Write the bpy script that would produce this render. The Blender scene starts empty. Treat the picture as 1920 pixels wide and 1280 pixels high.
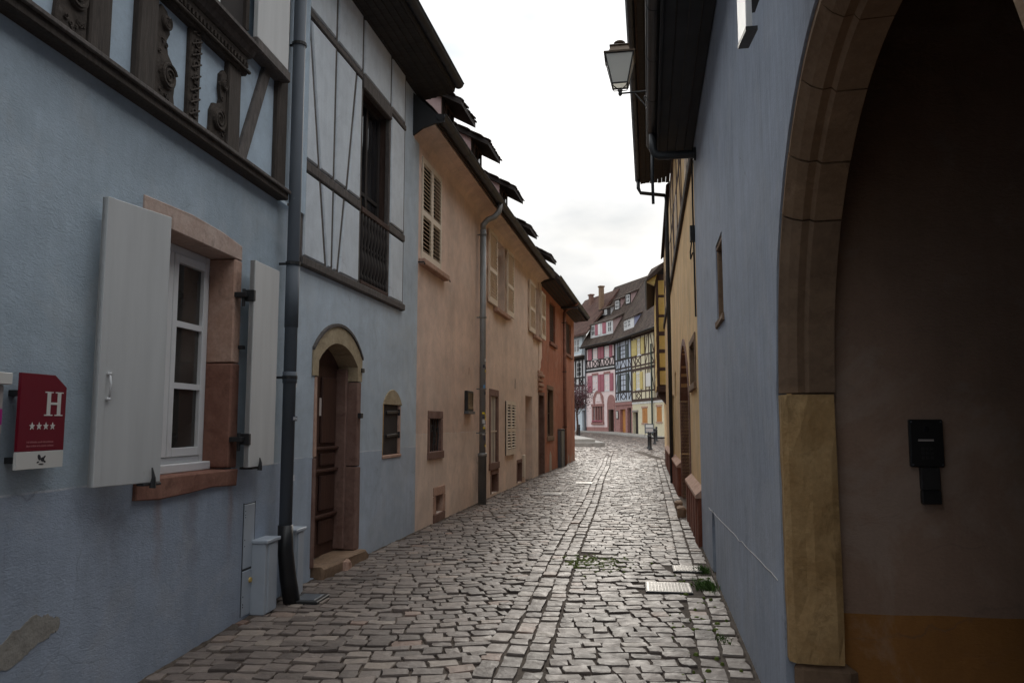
import bpy, bmesh, math, random
import numpy as np
from mathutils import Vector, Matrix

random.seed(7)
rng = np.random.default_rng(7)
sc = bpy.context.scene
C = sc.collection
R = math.radians

# ------------------------------------------------------------------ camera
cam_d = bpy.data.cameras.new('camera')
cam_d.sensor_width = 36.0
cam_d.lens = 27.5625
cam_d.clip_start = 0.05
cam_d.clip_end = 2000
cam = bpy.data.objects.new('camera', cam_d)
C.objects.link(cam)
cam.location = (0, 0, 1.55)
cam.rotation_euler = (R(90) + math.atan(152 / 1470), 0, 0)
sc.camera = cam

# ------------------------------------------------------------------ sky and sun
SUN_AZ, SUN_EL = 8.0, 25.0           # to the right of straight ahead, above the horizon
world = bpy.data.worlds.new('World')
sc.world = world
world.use_nodes = True
wn, wl = world.node_tree.nodes, world.node_tree.links
wn.clear()
w_out = wn.new('ShaderNodeOutputWorld')
w_bg = wn.new('ShaderNodeBackground')
w_bg.inputs['Strength'].default_value = 0.1
sky = wn.new('ShaderNodeTexSky')
sky.sky_type = 'NISHITA'
sky.sun_disc = False
sky.sun_elevation = R(SUN_EL)
sky.sun_rotation = R(SUN_AZ)
sky.air_density = 1.0
sky.dust_density = 1.2
w_tc = wn.new('ShaderNodeTexCoord')
w_map = wn.new('ShaderNodeMapping')
w_map.inputs['Scale'].default_value = (1.0, 1.0, 2.6)
w_map.inputs['Location'].default_value = (2.5, 8.1, 3.0)
w_noise = wn.new('ShaderNodeTexNoise')
w_noise.inputs['Scale'].default_value = 2.3
w_noise.inputs['Detail'].default_value = 6
w_noise.inputs['Roughness'].default_value = 0.55
w_ramp = wn.new('ShaderNodeValToRGB')
w_ramp.color_ramp.elements[0].position = 0.30
w_ramp.color_ramp.elements[0].color = (0.88, 0.88, 0.88, 1)
w_ramp.color_ramp.elements[1].position = 0.62
w_ramp.color_ramp.elements[1].color = (1, 1, 1, 1)
w_noise2 = wn.new('ShaderNodeTexNoise')
w_noise2.inputs['Scale'].default_value = 1.7
w_noise2.inputs['Detail'].default_value = 5
w_ramp2 = wn.new('ShaderNodeValToRGB')
w_ramp2.color_ramp.elements[0].position = 0.38
w_ramp2.color_ramp.elements[0].color = (5.6, 6.2, 6.7, 1)
w_ramp2.color_ramp.elements[1].position = 0.62
w_ramp2.color_ramp.elements[1].color = (13.4, 13.3, 13.2, 1)
w_mix = wn.new('ShaderNodeMix')
w_mix.data_type = 'RGBA'
wl.new(w_tc.outputs['Generated'], w_map.inputs['Vector'])
wl.new(w_map.outputs[0], w_noise.inputs['Vector'])
wl.new(w_map.outputs[0], w_noise2.inputs['Vector'])
wl.new(w_noise.outputs['Fac'], w_ramp.inputs[0])
wl.new(w_noise2.outputs['Fac'], w_ramp2.inputs[0])
wl.new(w_ramp.outputs[0], w_mix.inputs['Factor'])
wl.new(sky.outputs[0], w_mix.inputs['A'])
# overcast sky: brighter overhead than at the horizon, (1 + 2 sin h) / 3
w_sep = wn.new('ShaderNodeSeparateXYZ')
w_clamp = wn.new('ShaderNodeMath'); w_clamp.operation = 'MAXIMUM'; w_clamp.inputs[1].default_value = 0.0
w_ma = wn.new('ShaderNodeMath'); w_ma.operation = 'MULTIPLY_ADD'; w_ma.inputs[1].default_value = 0.667; w_ma.inputs[2].default_value = 0.333
w_mul = wn.new('ShaderNodeVectorMath'); w_mul.operation = 'SCALE'
wl.new(w_tc.outputs['Generated'], w_sep.inputs[0])
wl.new(w_sep.outputs['Z'], w_clamp.inputs[0])
wl.new(w_clamp.outputs[0], w_ma.inputs[0])
wl.new(w_ramp2.outputs[0], w_mul.inputs[0])
wl.new(w_ma.outputs[0], w_mul.inputs['Scale'])
wl.new(w_mul.outputs[0], w_mix.inputs['B'])
wl.new(w_mix.outputs['Result'], w_bg.inputs['Color'])
wl.new(w_bg.outputs[0], w_out.inputs[0])

sun_d = bpy.data.lights.new('sun', 'SUN')
sun_d.energy = 0.85
sun_d.angle = R(16)
sun_d.color = (1.0, 0.94, 0.85)
sun = bpy.data.objects.new('sun', sun_d)
C.objects.link(sun)
to_sun = Vector((math.sin(R(SUN_AZ)) * math.cos(R(SUN_EL)), math.cos(R(SUN_AZ)) * math.cos(R(SUN_EL)), math.sin(R(SUN_EL))))
sun.rotation_euler = to_sun.to_track_quat('Z', 'Y').to_euler()
sun.location = to_sun * 60

sc.view_settings.view_transform = 'Standard'
sc.view_settings.look = 'None'
sc.view_settings.gamma = 1
sc.view_settings.use_curve_mapping = False
sc.view_settings.exposure = 0.92
sc.render.engine = 'CYCLES'
sc.cycles.max_bounces = 6
sc.cycles.diffuse_bounces = 4

# ------------------------------------------------------------------ materials
class NT:
    def __init__(s, name):
        s.m = bpy.data.materials.new(name)
        s.m.use_nodes = True
        s.n, s.l = s.m.node_tree.nodes, s.m.node_tree.links
        s.b = s.n['Principled BSDF']
        s.tc = s.n.new('ShaderNodeTexCoord')

    def noise(s, scale, detail=4, rough=0.55, stretch=None, dist=0.0, co='Object'):
        t = s.n.new('ShaderNodeTexNoise')
        t.inputs['Scale'].default_value = scale
        t.inputs['Detail'].default_value = detail
        t.inputs['Roughness'].default_value = rough
        t.inputs['Distortion'].default_value = dist
        if stretch:
            mp = s.n.new('ShaderNodeMapping')
            mp.inputs['Scale'].default_value = stretch
            s.l.new(s.tc.outputs[co], mp.inputs[0])
            s.l.new(mp.outputs[0], t.inputs['Vector'])
        else:
            s.l.new(s.tc.outputs[co], t.inputs['Vector'])
        return t.outputs['Fac']

    def ramp(s, fac, stops):
        r = s.n.new('ShaderNodeValToRGB')
        e = r.color_ramp.elements
        while len(e) < len(stops):
            e.new(0.5)
        for k, (p, c) in enumerate(stops):
            e[k].position = p
            c = c if hasattr(c, '__len__') else (c, c, c)
            e[k].color = (c[0], c[1], c[2], 1)
        s.l.new(fac, r.inputs[0])
        return r.outputs[0]

    def mix(s, fac, a, b, mode='MIX'):
        m = s.n.new('ShaderNodeMix')
        m.data_type = 'RGBA'
        m.blend_type = mode
        for val, key in ((fac, 'Factor'), (a, 'A'), (b, 'B')):
            sock = m.inputs[key]
            if hasattr(val, 'is_linked'):
                s.l.new(val, sock)
            elif hasattr(val, '__len__'):
                sock.default_value = (val[0], val[1], val[2], 1)
            else:
                if key == 'Factor':
                    sock.default_value = val
                else:
                    sock.default_value = (val, val, val, 1)
        return m.outputs['Result']

    def math(s, op, a, b=None):
        m = s.n.new('ShaderNodeMath')
        m.operation = op
        for k, val in enumerate((a, b)):
            if val is None:
                continue
            if hasattr(val, 'is_linked'):
                s.l.new(val, m.inputs[k])
            else:
                m.inputs[k].default_value = val
        return m.outputs[0]

    def bump(s, h, strength, dist=0.01, prev=None):
        b = s.n.new('ShaderNodeBump')
        b.inputs['Strength'].default_value = strength
        b.inputs['Distance'].default_value = dist
        s.l.new(h, b.inputs['Height'])
        if prev is not None:
            s.l.new(prev, b.inputs['Normal'])
        s.l.new(b.outputs[0], s.b.inputs['Normal'])
        return b.outputs[0]

    def out(s, col=None, rough=None, spec=None, metal=None):
        for v, k in ((col, 'Base Color'), (rough, 'Roughness'), (spec, 'Specular IOR Level'), (metal, 'Metallic')):
            if v is None:
                continue
            if hasattr(v, 'is_linked'):
                s.l.new(v, s.b.inputs[k])
            elif hasattr(v, '__len__'):
                s.b.inputs[k].default_value = (v[0], v[1], v[2], 1)
            else:
                s.b.inputs[k].default_value = v
        return s.m


def mul(c, k):
    return tuple(x * k for x in c)


def plaster(name, col, low=None, zline=None, streak=(1, 1, 1), bump=0.5, blotch=0.16, grime=0.5, grime_col=(0.16, 0.14, 0.12), grime_h=0.9, coarse=1.0, stains=(), edge_on=True):
    """painted lime plaster: uneven colour, trowel marks, streaks, splash dirt with a ragged outline"""
    t = NT(name)
    big = t.noise(0.9, 5, 0.6)
    mid = t.noise(4.5, 6, 0.65, dist=0.4)
    fine = t.noise(60, 3, 0.6)
    base = t.mix(t.ramp(big, [(0.3, 0), (0.7, 1)]), mul(col, 1 - blotch), mul(col, 1 + blotch * 0.6))
    if low is not None:
        sep = t.n.new('ShaderNodeSeparateXYZ')
        t.l.new(t.tc.outputs['Object'], sep.inputs[0])
        wob = t.math('MULTIPLY', t.math('SUBTRACT', t.noise(1.3, 2), 0.5), 0.03)
        zz = t.math('ADD', sep.outputs['Z'], wob)
        below = t.math('LESS_THAN', zz, zline)
        lowc = t.mix(t.ramp(big, [(0.3, 0), (0.7, 1)]), mul(low, 1 - blotch), mul(low, 1 + blotch * 0.6))
        base = t.mix(below, base, lowc)
        edge = t.math('LESS_THAN', t.math('ABSOLUTE', t.math('SUBTRACT', zz, zline)), 0.006)
        edge = t.math('MULTIPLY', edge, t.ramp(t.noise(3.0, 3), [(0.42, 0.0), (0.55, 0.6 if edge_on else 0.0)]))
        base = t.mix(edge, base, mul((0.75, 0.76, 0.78), 1.0))
    st = t.ramp(t.noise(5, 5, 0.6, (streak[0] * 3.2, streak[1] * 3.2, streak[2] * 0.25)), [(0.35, 0.86), (0.6, 1.04)])
    base = t.mix(0.8 if streak[2] < 1 else 0.3, base, st, 'MULTIPLY')
    base = t.mix(0.6, base, t.ramp(mid, [(0.3, 0.82), (0.65, 1.08)]), 'MULTIPLY')
    base = t.mix(0.5, base, t.ramp(fine, [(0.3, 0.88), (0.7, 1.06)]), 'MULTIPLY')
    if grime:
        sep2 = t.n.new('ShaderNodeSeparateXYZ')
        t.l.new(t.tc.outputs['Object'], sep2.inputs[0])
        ht = t.math('SUBTRACT', grime_h, sep2.outputs['Z'])
        gm = t.math('MULTIPLY', t.math('ADD', ht, t.math('MULTIPLY', t.math('SUBTRACT', t.noise(2.2, 6, 0.7), 0.5), 2.4)), 0.55)
        gm = t.ramp(gm, [(0.25, 0.0), (0.85, grime)])
        spots = t.ramp(t.noise(9, 6, 0.7), [(0.42, 0.25), (0.62, 1.0)])
        base = t.mix(t.math('MULTIPLY', gm, spots), base, grime_col)
    for (sx, zt, zb, wd, sc_) in stains:
        # run-off below a sill end: narrow, fading downward, broken up by noise
        sp = t.n.new('ShaderNodeSeparateXYZ')
        t.l.new(t.tc.outputs['Object'], sp.inputs[0])
        wv = t.math('MULTIPLY', t.math('SUBTRACT', t.noise(3.5, 3), 0.5), wd * 2.2)
        dx = t.math('DIVIDE', t.math('ABSOLUTE', t.math('SUBTRACT', t.math('ADD', sp.outputs['X'], wv), sx)), wd)
        mx = t.ramp(dx, [(0.15, 1.0), (1.0, 0.0)])
        mz = t.ramp(t.math('DIVIDE', t.math('SUBTRACT', sp.outputs['Z'], zb), zt - zb), [(0.0, 0.0), (0.9, 1.0), (0.999, 1.0), (1.0, 0.0)])
        mk = t.math('MULTIPLY', t.math('MULTIPLY', mx, mz), t.ramp(t.noise(7, 5, 0.7, (1, 1, 0.4)), [(0.3, 0.1), (0.6, 0.55)]))
        base = t.mix(mk, base, sc_)
    # faded and re-touched areas with soft ragged outlines
    base = t.mix(t.ramp(t.noise(1.35, 7, 0.68, dist=0.8), [(0.52, 0.0), (0.60, 0.22)]), base, t.mix(0.5, base, (0.62, 0.60, 0.56)))
    base = t.mix(t.ramp(t.noise(2.1, 8, 0.72, dist=1.2), [(0.58, 0.0), (0.68, 0.28)]), base, t.mix(0.5, base, (0.12, 0.11, 0.10)))
    # hair cracks
    vor = t.n.new('ShaderNodeTexVoronoi')
    vor.feature = 'DISTANCE_TO_EDGE'
    vor.inputs['Scale'].default_value = 0.9
    wp = t.n.new('ShaderNodeMix')
    wp.data_type = 'VECTOR'
    wp.inputs['Factor'].default_value = 0.22
    nz = t.n.new('ShaderNodeTexNoise')
    nz.inputs['Scale'].default_value = 3.0
    nz.inputs['Detail'].default_value = 6
    t.l.new(t.tc.outputs['Object'], nz.inputs['Vector'])
    t.l.new(t.tc.outputs['Object'], wp.inputs['A'])
    t.l.new(nz.outputs['Color'], wp.inputs['B'])
    t.l.new(wp.outputs['Result'], vor.inputs['Vector'])
    ck = t.ramp(vor.outputs['Distance'], [(0.0, 1.0), (0.0045, 0.0)])
    ck = t.math('MULTIPLY', ck, t.ramp(t.noise(0.8, 3), [(0.55, 0.0), (0.66, 0.45)]))
    base = t.mix(ck, base, (0.10, 0.09, 0.08))
    tr = t.noise(24, 6, 0.65, (0.75, 0.75, 1.9), 1.6) if streak[2] >= 1 else t.noise(34, 6, 0.65, (1.2, 1.2, 0.75), 0.35)
    b1 = t.bump(t.noise(1.6, 4), 0.35 * bump, 0.05)
    b2 = t.bump(tr, 0.55 * bump * coarse, 0.012, b1)
    t.bump(fine, 0.3 * bump, 0.004, b2)
    return t.out(base, 0.9, 0.25)


def simple(name, col, rough=0.6, var=0.15, scale=6, bump=0.15, metal=0.0, spec=0.4, stretch=None, wear=None):
    t = NT(name)
    n = t.noise(scale, 5, 0.6, stretch)
    c = t.mix(t.ramp(n, [(0.3, 0), (0.7, 1)]), mul(col, 1 - var), mul(col, 1 + var))
    if wear:
        w = t.ramp(t.noise(scale * 1.7, 7, 0.7), [(wear[1], 0), (wear[1] + 0.08, 1)])
        c = t.mix(w, c, wear[0])
    if bump:
        t.bump(t.noise(scale * 7, 4, 0.6, stretch), bump, 0.004)
    return t.out(c, rough, spec, metal)


def stone(name, col, col2, scale=5, bump=0.6, rough=0.88):
    t = NT(name)
    c = t.mix(t.ramp(t.noise(scale, 6, 0.65, dist=0.6), [(0.32, 0), (0.68, 1)]), col, col2)
    c = t.mix(0.6, c, t.ramp(t.noise(scale * 8, 4, 0.7), [(0.3, 0.75), (0.7, 1.12)]), 'MULTIPLY')
    c = t.mix(t.ramp(t.noise(scale * 1.3, 7, 0.72, dist=1.0), [(0.54, 0.0), (0.66, 0.5)]), c, mul(col2, 0.5))
    c = t.mix(t.ramp(t.noise(scale * 0.9, 7, 0.72, dist=0.7), [(0.58, 0.0), (0.68, 0.4)]), c, mul(col, 1.35))
    b = t.bump(t.noise(scale * 1.6, 5, 0.6), bump * 0.6, 0.02)
    t.bump(t.noise(scale * 14, 4, 0.65), bump * 0.5, 0.004, b)
    return t.out(c, rough, 0.25)


def wood(name, col, rough=0.75, grain=(9, 9, 0.7), var=0.35, bump=0.5):
    t = NT(name)
    g = t.noise(6, 6, 0.65, grain, 0.6)
    c = t.mix(t.ramp(g, [(0.3, 0), (0.7, 1)]), mul(col, 1 - var), mul(col, 1 + var))
    c = t.mix(0.5, c, t.ramp(t.noise(2.5, 4), [(0.3, 0.75), (0.7, 1.15)]), 'MULTIPLY')
    t.bump(g, bump, 0.006)
    return t.out(c, rough, 0.3)


def glass(name, col=(0.03, 0.032, 0.035), rough=0.06):
    t = NT(name)
    c = t.mix(t.ramp(t.noise(1.2, 2), [(0.4, 0), (0.65, 1)]), mul(col, 0.6), mul(col, 1.6))
    t.bump(t.noise(1.4, 2), 0.05, 0.02)
    return t.out(c, rough, 0.5)


def roof_mat(name, col, col2, course=0.16):
    t = NT(name)
    br = t.n.new('ShaderNodeTexBrick')
    br.inputs['Scale'].default_value = 1.0
    br.inputs['Brick Width'].default_value = 0.18
    br.inputs['Row Height'].default_value = course
    br.inputs['Mortar Size'].default_value = 0.012
    br.inputs['Color1'].default_value = (*col, 1)
    br.inputs['Color2'].default_value = (*col2, 1)
    br.inputs['Mortar'].default_value = (*mul(col, 0.3), 1)
    sep = t.n.new('ShaderNodeSeparateXYZ')
    cmb = t.n.new('ShaderNodeCombineXYZ')
    t.l.new(t.tc.outputs['Object'], sep.inputs[0])
    t.l.new(sep.outputs['X'], cmb.inputs['X'])
    t.l.new(sep.outputs['Z'], cmb.inputs['Y'])
    t.l.new(cmb.outputs[0], br.inputs['Vector'])
    c = t.mix(0.8, br.outputs['Color'], t.ramp(t.noise(1.4, 6, 0.7), [(0.3, 0.55), (0.7, 1.35)]), 'MULTIPLY')
    c = t.mix(t.ramp(t.noise(0.7, 6, 0.7), [(0.5, 0), (0.72, 0.45)]), c, (0.10, 0.088, 0.06))
    t.bump(br.outputs['Fac'], -0.7, 0.03)
    return t.out(c, 0.9, 0.2)


M = {}
M['blue_plaster'] = plaster('blue_plaster', (0.415, 0.495, 0.565), low=(0.37, 0.43, 0.525), zline=1.19, grime=0.6, grime_h=0.5, bump=0.65,
                            stains=((-2.26, 1.06, .45, .07, (0.30, 0.20, 0.15)), (-1.27, 1.06, .35, .06, (0.27, 0.18, 0.15)), (-1.85, 1.05, .2, .16, (0.22, 0.2, 0.2)), (-2.8, 1.18, .3, .2, (0.22, 0.22, 0.24))))
M['pale_blue_plaster'] = plaster('pale_blue_plaster', (0.51, 0.585, 0.655), low=(0.44, 0.51, 0.60), zline=1.21, grime=0.35, grime_h=0.4, bump=0.3)
M['panel_plaster'] = plaster('panel_plaster', (0.67, 0.72, 0.765), grime=0, bump=0.15, blotch=0.08)
M['blue_infill'] = plaster('blue_infill', (0.47, 0.57, 0.66), grime=0, bump=0.35, blotch=0.1)
M['peach_plaster'] = plaster('peach_plaster', (0.78, 0.59, 0.485), low=(0.81, 0.65, 0.545), zline=1.38, grime=0.6, grime_h=0.3, grime_col=(0.36, 0.22, 0.14), blotch=0.26)
M['pale_peach_plaster'] = plaster('pale_peach_plaster', (0.79, 0.625, 0.52), low=(0.81, 0.65, 0.545), zline=1.36, grime=0.5, grime_h=0.2, grime_col=(0.36, 0.24, 0.17), blotch=0.2)
M['red_plaster'] = plaster('red_plaster', (0.46, 0.195, 0.125), grime=0.8, grime_h=0.25, grime_col=(0.55, 0.45, 0.38), blotch=0.25)
M['slate_blue_plaster'] = plaster('slate_blue_plaster', (0.375, 0.42, 0.505), streak=(1.4, 1.4, 0.6), grime=0.35, grime_h=0.3, bump=0.55, blotch=0.14)
M['ochre_plaster'] = plaster('ochre_plaster', (0.74, 0.52, 0.27), streak=(1.4, 1.4, 0.6), grime=0.3, grime_h=0.8, grime_col=(0.4, 0.25, 0.1), blotch=0.2)
M['passage_plaster'] = plaster('passage_plaster', (0.315, 0.21, 0.155), low=(0.33, 0.15, 0.045), zline=0.655, grime=0, bump=0.7, blotch=0.1, edge_on=False)
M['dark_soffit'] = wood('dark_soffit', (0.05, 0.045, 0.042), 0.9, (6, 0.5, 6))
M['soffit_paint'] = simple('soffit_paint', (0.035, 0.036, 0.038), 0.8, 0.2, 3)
M['old_timber'] = wood('old_timber', (0.062, 0.050, 0.042), 0.85, (9, 9, 0.9), bump=0.8)
M['carved_timber'] = stone('carved_timber', (0.085, 0.068, 0.056), (0.045, 0.036, 0.03), 9, 0.9)
M['grey_timber'] = wood('grey_timber', (0.115, 0.10, 0.092), 0.85, (5, 5, 1.2))
M['brown_timber'] = wood('brown_timber', (0.075, 0.045, 0.035), 0.85, (9, 9, 0.9))
M['black_timber'] = simple('black_timber', (0.028, 0.022, 0.02), 0.8, 0.3, 3)
M['door_wood'] = wood('door_wood', (0.072, 0.035, 0.026), 0.55, (10, 10, 0.6), 0.3, 0.35)
M['orange_wood'] = wood('orange_wood', (0.5, 0.22, 0.06), 0.6)
M['red_sandstone'] = stone('red_sandstone', (0.32, 0.165, 0.12), (0.21, 0.095, 0.068), 4)
M['pink_sandstone'] = stone('pink_sandstone', (0.55, 0.37, 0.29), (0.42, 0.25, 0.18), 4)
M['brown_sandstone'] = stone('brown_sandstone', (0.255, 0.16, 0.13), (0.18, 0.10, 0.078), 3.5)
M['yellow_sandstone'] = stone('yellow_sandstone', (0.56, 0.375, 0.185), (0.42, 0.255, 0.11), 4.5, 1.3)
M['pale_sandstone'] = stone('pale_sandstone', (0.46, 0.375, 0.25), (0.37, 0.285, 0.18), 4.0, 0.7)
M['pale_pink_stone'] = stone('pale_pink_stone', (0.56, 0.44, 0.38), (0.46, 0.33, 0.27), 4.0, 0.7)
M['tan_sandstone'] = stone('tan_sandstone', (0.37, 0.245, 0.155), (0.25, 0.155, 0.092), 3.2, 1.0)
M['dull_sandstone'] = stone('dull_sandstone', (0.30, 0.20, 0.13), (0.20, 0.13, 0.085), 3.0, 0.6)
M['grey_stone'] = stone('grey_stone', (0.36, 0.33, 0.30), (0.27, 0.24, 0.21), 4)
M['render_patch'] = stone('render_patch', (0.37, 0.35, 0.315), (0.29, 0.275, 0.245), 8)
M['white_paint'] = simple('white_paint', (0.74, 0.74, 0.74), 0.45, 0.05, 3, 0.05)
M['grey_paint'] = simple('grey_paint', (0.565, 0.565, 0.555), 0.5, 0.07, 2.5, 0.12, stretch=(3, 3, 0.3), wear=((0.44, 0.42, 0.39), 0.70))
M['cream_paint'] = simple('cream_paint', (0.74, 0.64, 0.52), 0.55, 0.06, 5, 0.08)
M['window_glass'] = glass('window_glass', (0.055, 0.05, 0.045))
M['dark_glass'] = glass('dark_glass', (0.018, 0.018, 0.02))
M['far_glass'] = glass('far_glass', (0.03, 0.034, 0.038), 0.28)
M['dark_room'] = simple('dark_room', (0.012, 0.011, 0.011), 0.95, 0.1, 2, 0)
M['iron'] = simple('iron', (0.018, 0.018, 0.019), 0.5, 0.3, 20, 0.3, spec=0.5)
M['zinc'] = simple('zinc', (0.12, 0.135, 0.155), 0.45, 0.18, 4, 0.12, 0.3, stretch=(1, 1, 0.4))
M['worn_zinc'] = simple('worn_zinc', (0.23, 0.235, 0.235), 0.5, 0.22, 5, 0.15, 0.25, stretch=(1, 1, 0.4))
M['dark_zinc'] = simple('dark_zinc', (0.045, 0.048, 0.052), 0.5, 0.2, 4, 0.1, 0.3)
M['pipe_paint'] = simple('pipe_paint', (0.10, 0.115, 0.135), 0.68, 0.18, 3, 0.1, 0.0, stretch=(1, 1, 0.3), wear=((0.26, 0.30, 0.34), 0.69))
M['black_plastic'] = simple('black_plastic', (0.014, 0.014, 0.015), 0.42, 0.2, 5, 0.05)
M['box_grey'] = simple('box_grey', (0.42, 0.465, 0.52), 0.5, 0.06, 4, 0.05)
M['sign_red'] = simple('sign_red', (0.165, 0.006, 0.018), 0.32, 0.05, 2, 0)
M['sign_white'] = simple('sign_white', (0.66, 0.64, 0.60), 0.35, 0.04, 2, 0)
M['sign_grey'] = simple('sign_grey', (0.45, 0.40, 0.38), 0.4, 0.04, 2, 0)
M['sign_faint'] = simple('sign_faint', (0.36, 0.12, 0.13), 0.4, 0.04, 2, 0)
M['sign_dark'] = simple('sign_dark', (0.03, 0.03, 0.035), 0.4, 0.04, 2, 0)
M['magenta'] = simple('magenta', (0.42, 0.02, 0.22), 0.4, 0.05, 2, 0)
M['navy'] = simple('navy', (0.02, 0.03, 0.12), 0.4, 0.05, 2, 0)
M['yellow_plastic'] = simple('yellow_plastic', (0.62, 0.42, 0.12), 0.4, 0.05, 2, 0)
M['sticker_blue'] = simple('sticker_blue', (0.12, 0.28, 0.5), 0.5, 0.3, 30, 0)
M['sticker_white'] = simple('sticker_white', (0.6, 0.62, 0.64), 0.5, 0.3, 40, 0)
M['sticker_yellow'] = simple('sticker_yellow', (0.7, 0.55, 0.03), 0.5, 0.2, 30, 0)
M['sticker_dark'] = simple('sticker_dark', (0.05, 0.06, 0.09), 0.5, 0.4, 40, 0)
M['steel_plate'] = simple('steel_plate', (0.19, 0.18, 0.17), 0.45, 0.2, 9, 0.3, 0.75)
M['lantern_metal'] = simple('lantern_metal', (0.10, 0.075, 0.055), 0.4, 0.2, 9, 0.2, 0.6)
M['tile_dark'] = stone('tile_dark', (0.085, 0.06, 0.05), (0.05, 0.038, 0.034), 6, 0.6)
M['plinth_red'] = stone('plinth_red', (0.25, 0.09, 0.055), (0.17, 0.06, 0.038), 4)
M['roof_brown'] = roof_mat('roof_brown', (0.112, 0.079, 0.064), (0.062, 0.046, 0.039))
M['roof_red'] = roof_mat('roof_red', (0.14, 0.075, 0.06), (0.10, 0.056, 0.046))
M['pink_paint'] = plaster('pink_paint', (0.85, 0.70, 0.69), grime=0, blotch=0.06, bump=0.2)
M['rose_paint'] = simple('rose_paint', (0.38, 0.12, 0.155), 0.6, 0.12, 4, 0.1)
M['rose_stone'] = stone('rose_stone', (0.40, 0.22, 0.20), (0.32, 0.16, 0.145), 3)
M['pale_pink_cheek'] = plaster('pale_pink_cheek', (0.52, 0.37, 0.36), grime=0, blotch=0.08, bump=0.2)
M['sky_blue_paint'] = plaster('sky_blue_paint', (0.54, 0.59, 0.69), grime=0, blotch=0.06, bump=0.2)
M['lilac_cheek'] = plaster('lilac_cheek', (0.38, 0.40, 0.58), grime=0, blotch=0.06, bump=0.2)
M['cream_plaster'] = plaster('cream_plaster', (0.74, 0.67, 0.48), grime=0.4, grime_h=0.4, grime_col=(0.6, 0.42, 0.28), blotch=0.08, bump=0.2)
M['off_white_plaster'] = plaster('off_white_plaster', (0.74, 0.75, 0.76), grime=0.2, blotch=0.06, bump=0.2)
M['ice_plaster'] = plaster('ice_plaster', (0.62, 0.70, 0.76), grime=0.2, blotch=0.06, bump=0.2)
M['yellow_paint'] = simple('yellow_paint', (0.60, 0.48, 0.17), 0.6, 0.12, 4, 0.1)
M['yellow_panel'] = plaster('yellow_panel', (0.62, 0.42, 0.13), grime=0, blotch=0.1, bump=0.3)
M['dark_green'] = simple('dark_green', (0.03, 0.045, 0.04), 0.5, 0.2, 4, 0.1)
M['leaf_purple'] = simple('leaf_purple', (0.085, 0.028, 0.035), 0.6, 0.4, 9, 0)
M['grass_green'] = simple('grass_green', (0.07, 0.14, 0.022), 0.7, 0.4, 12, 0)
M['moss_green'] = stone('moss_green', (0.17, 0.21, 0.04), (0.09, 0.13, 0.025), 30)
M['peel_white'] = stone('peel_white', (0.55, 0.48, 0.42), (0.42, 0.35, 0.29), 10)
M['concrete'] = stone('concrete', (0.42, 0.40, 0.37), (0.33, 0.31, 0.28), 3)


def cobble_mat(name, source):
    t = NT(name)
    if source == 'object':
        oi = t.n.new('ShaderNodeObjectInfo')
        tone = oi.outputs['Random']
    else:
        at = t.n.new('ShaderNodeAttribute')
        at.attribute_name = 'tone'
        tone = at.outputs['Fac']
    c = t.ramp(tone, [(0.0, (0.105, 0.083, 0.072)), (0.25, (0.15, 0.12, 0.104)), (0.55, (0.19, 0.153, 0.133)), (0.85, (0.235, 0.19, 0.163)), (0.95, (0.29, 0.24, 0.20)), (1.0, (0.27, 0.17, 0.13))])
    geo = t.n.new('ShaderNodeNewGeometry')
    def gn(scale, detail=5):
        n = t.n.new('ShaderNodeTexNoise')
        n.inputs['Scale'].default_value = scale
        n.inputs['Detail'].default_value = detail
        n.inputs['Roughness'].default_value = 0.62
        t.l.new(geo.outputs['Position'], n.inputs['Vector'])
        return n.outputs['Fac']
    c = t.mix(0.65, c, t.ramp(gn(16), [(0.3, 0.7), (0.7, 1.2)]), 'MULTIPLY')
    c = t.mix(0.5, c, t.ramp(gn(110, 3), [(0.3, 0.75), (0.7, 1.15)]), 'MULTIPLY')
    c = t.mix(0.7, c, t.ramp(gn(0.8, 4), [(0.3, 0.82), (0.7, 1.12)]), 'MULTIPLY')
    b = t.bump(gn(26), 0.55, 0.012)
    t.bump(gn(140, 3), 0.35, 0.003, b)
    rough = t.ramp(gn(9), [(0.3, 0.42), (0.7, 0.66)])
    return t.out(c, rough, 0.32)


M['cobble_single'] = cobble_mat('cobble_single', 'object')
M['cobble_mass'] = cobble_mat('cobble_mass', 'attr')
_t = NT('joint_dirt')
_c = _t.mix(_t.ramp(_t.noise(9, 6, 0.7), [(0.3, 0), (0.7, 1)]), (0.07, 0.055, 0.045), (0.135, 0.108, 0.088))
_t.bump(_t.noise(60, 4), 0.8, 0.01)
M['joint_dirt'] = _t.out(_c, 0.95, 0.2)
_t = NT('far_ground')
_t.out(_t.mix(_t.noise(0.3, 5), (0.12, 0.11, 0.095), (0.17, 0.155, 0.135)), 0.9, 0.2)
M['far_ground'] = _t.m


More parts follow.
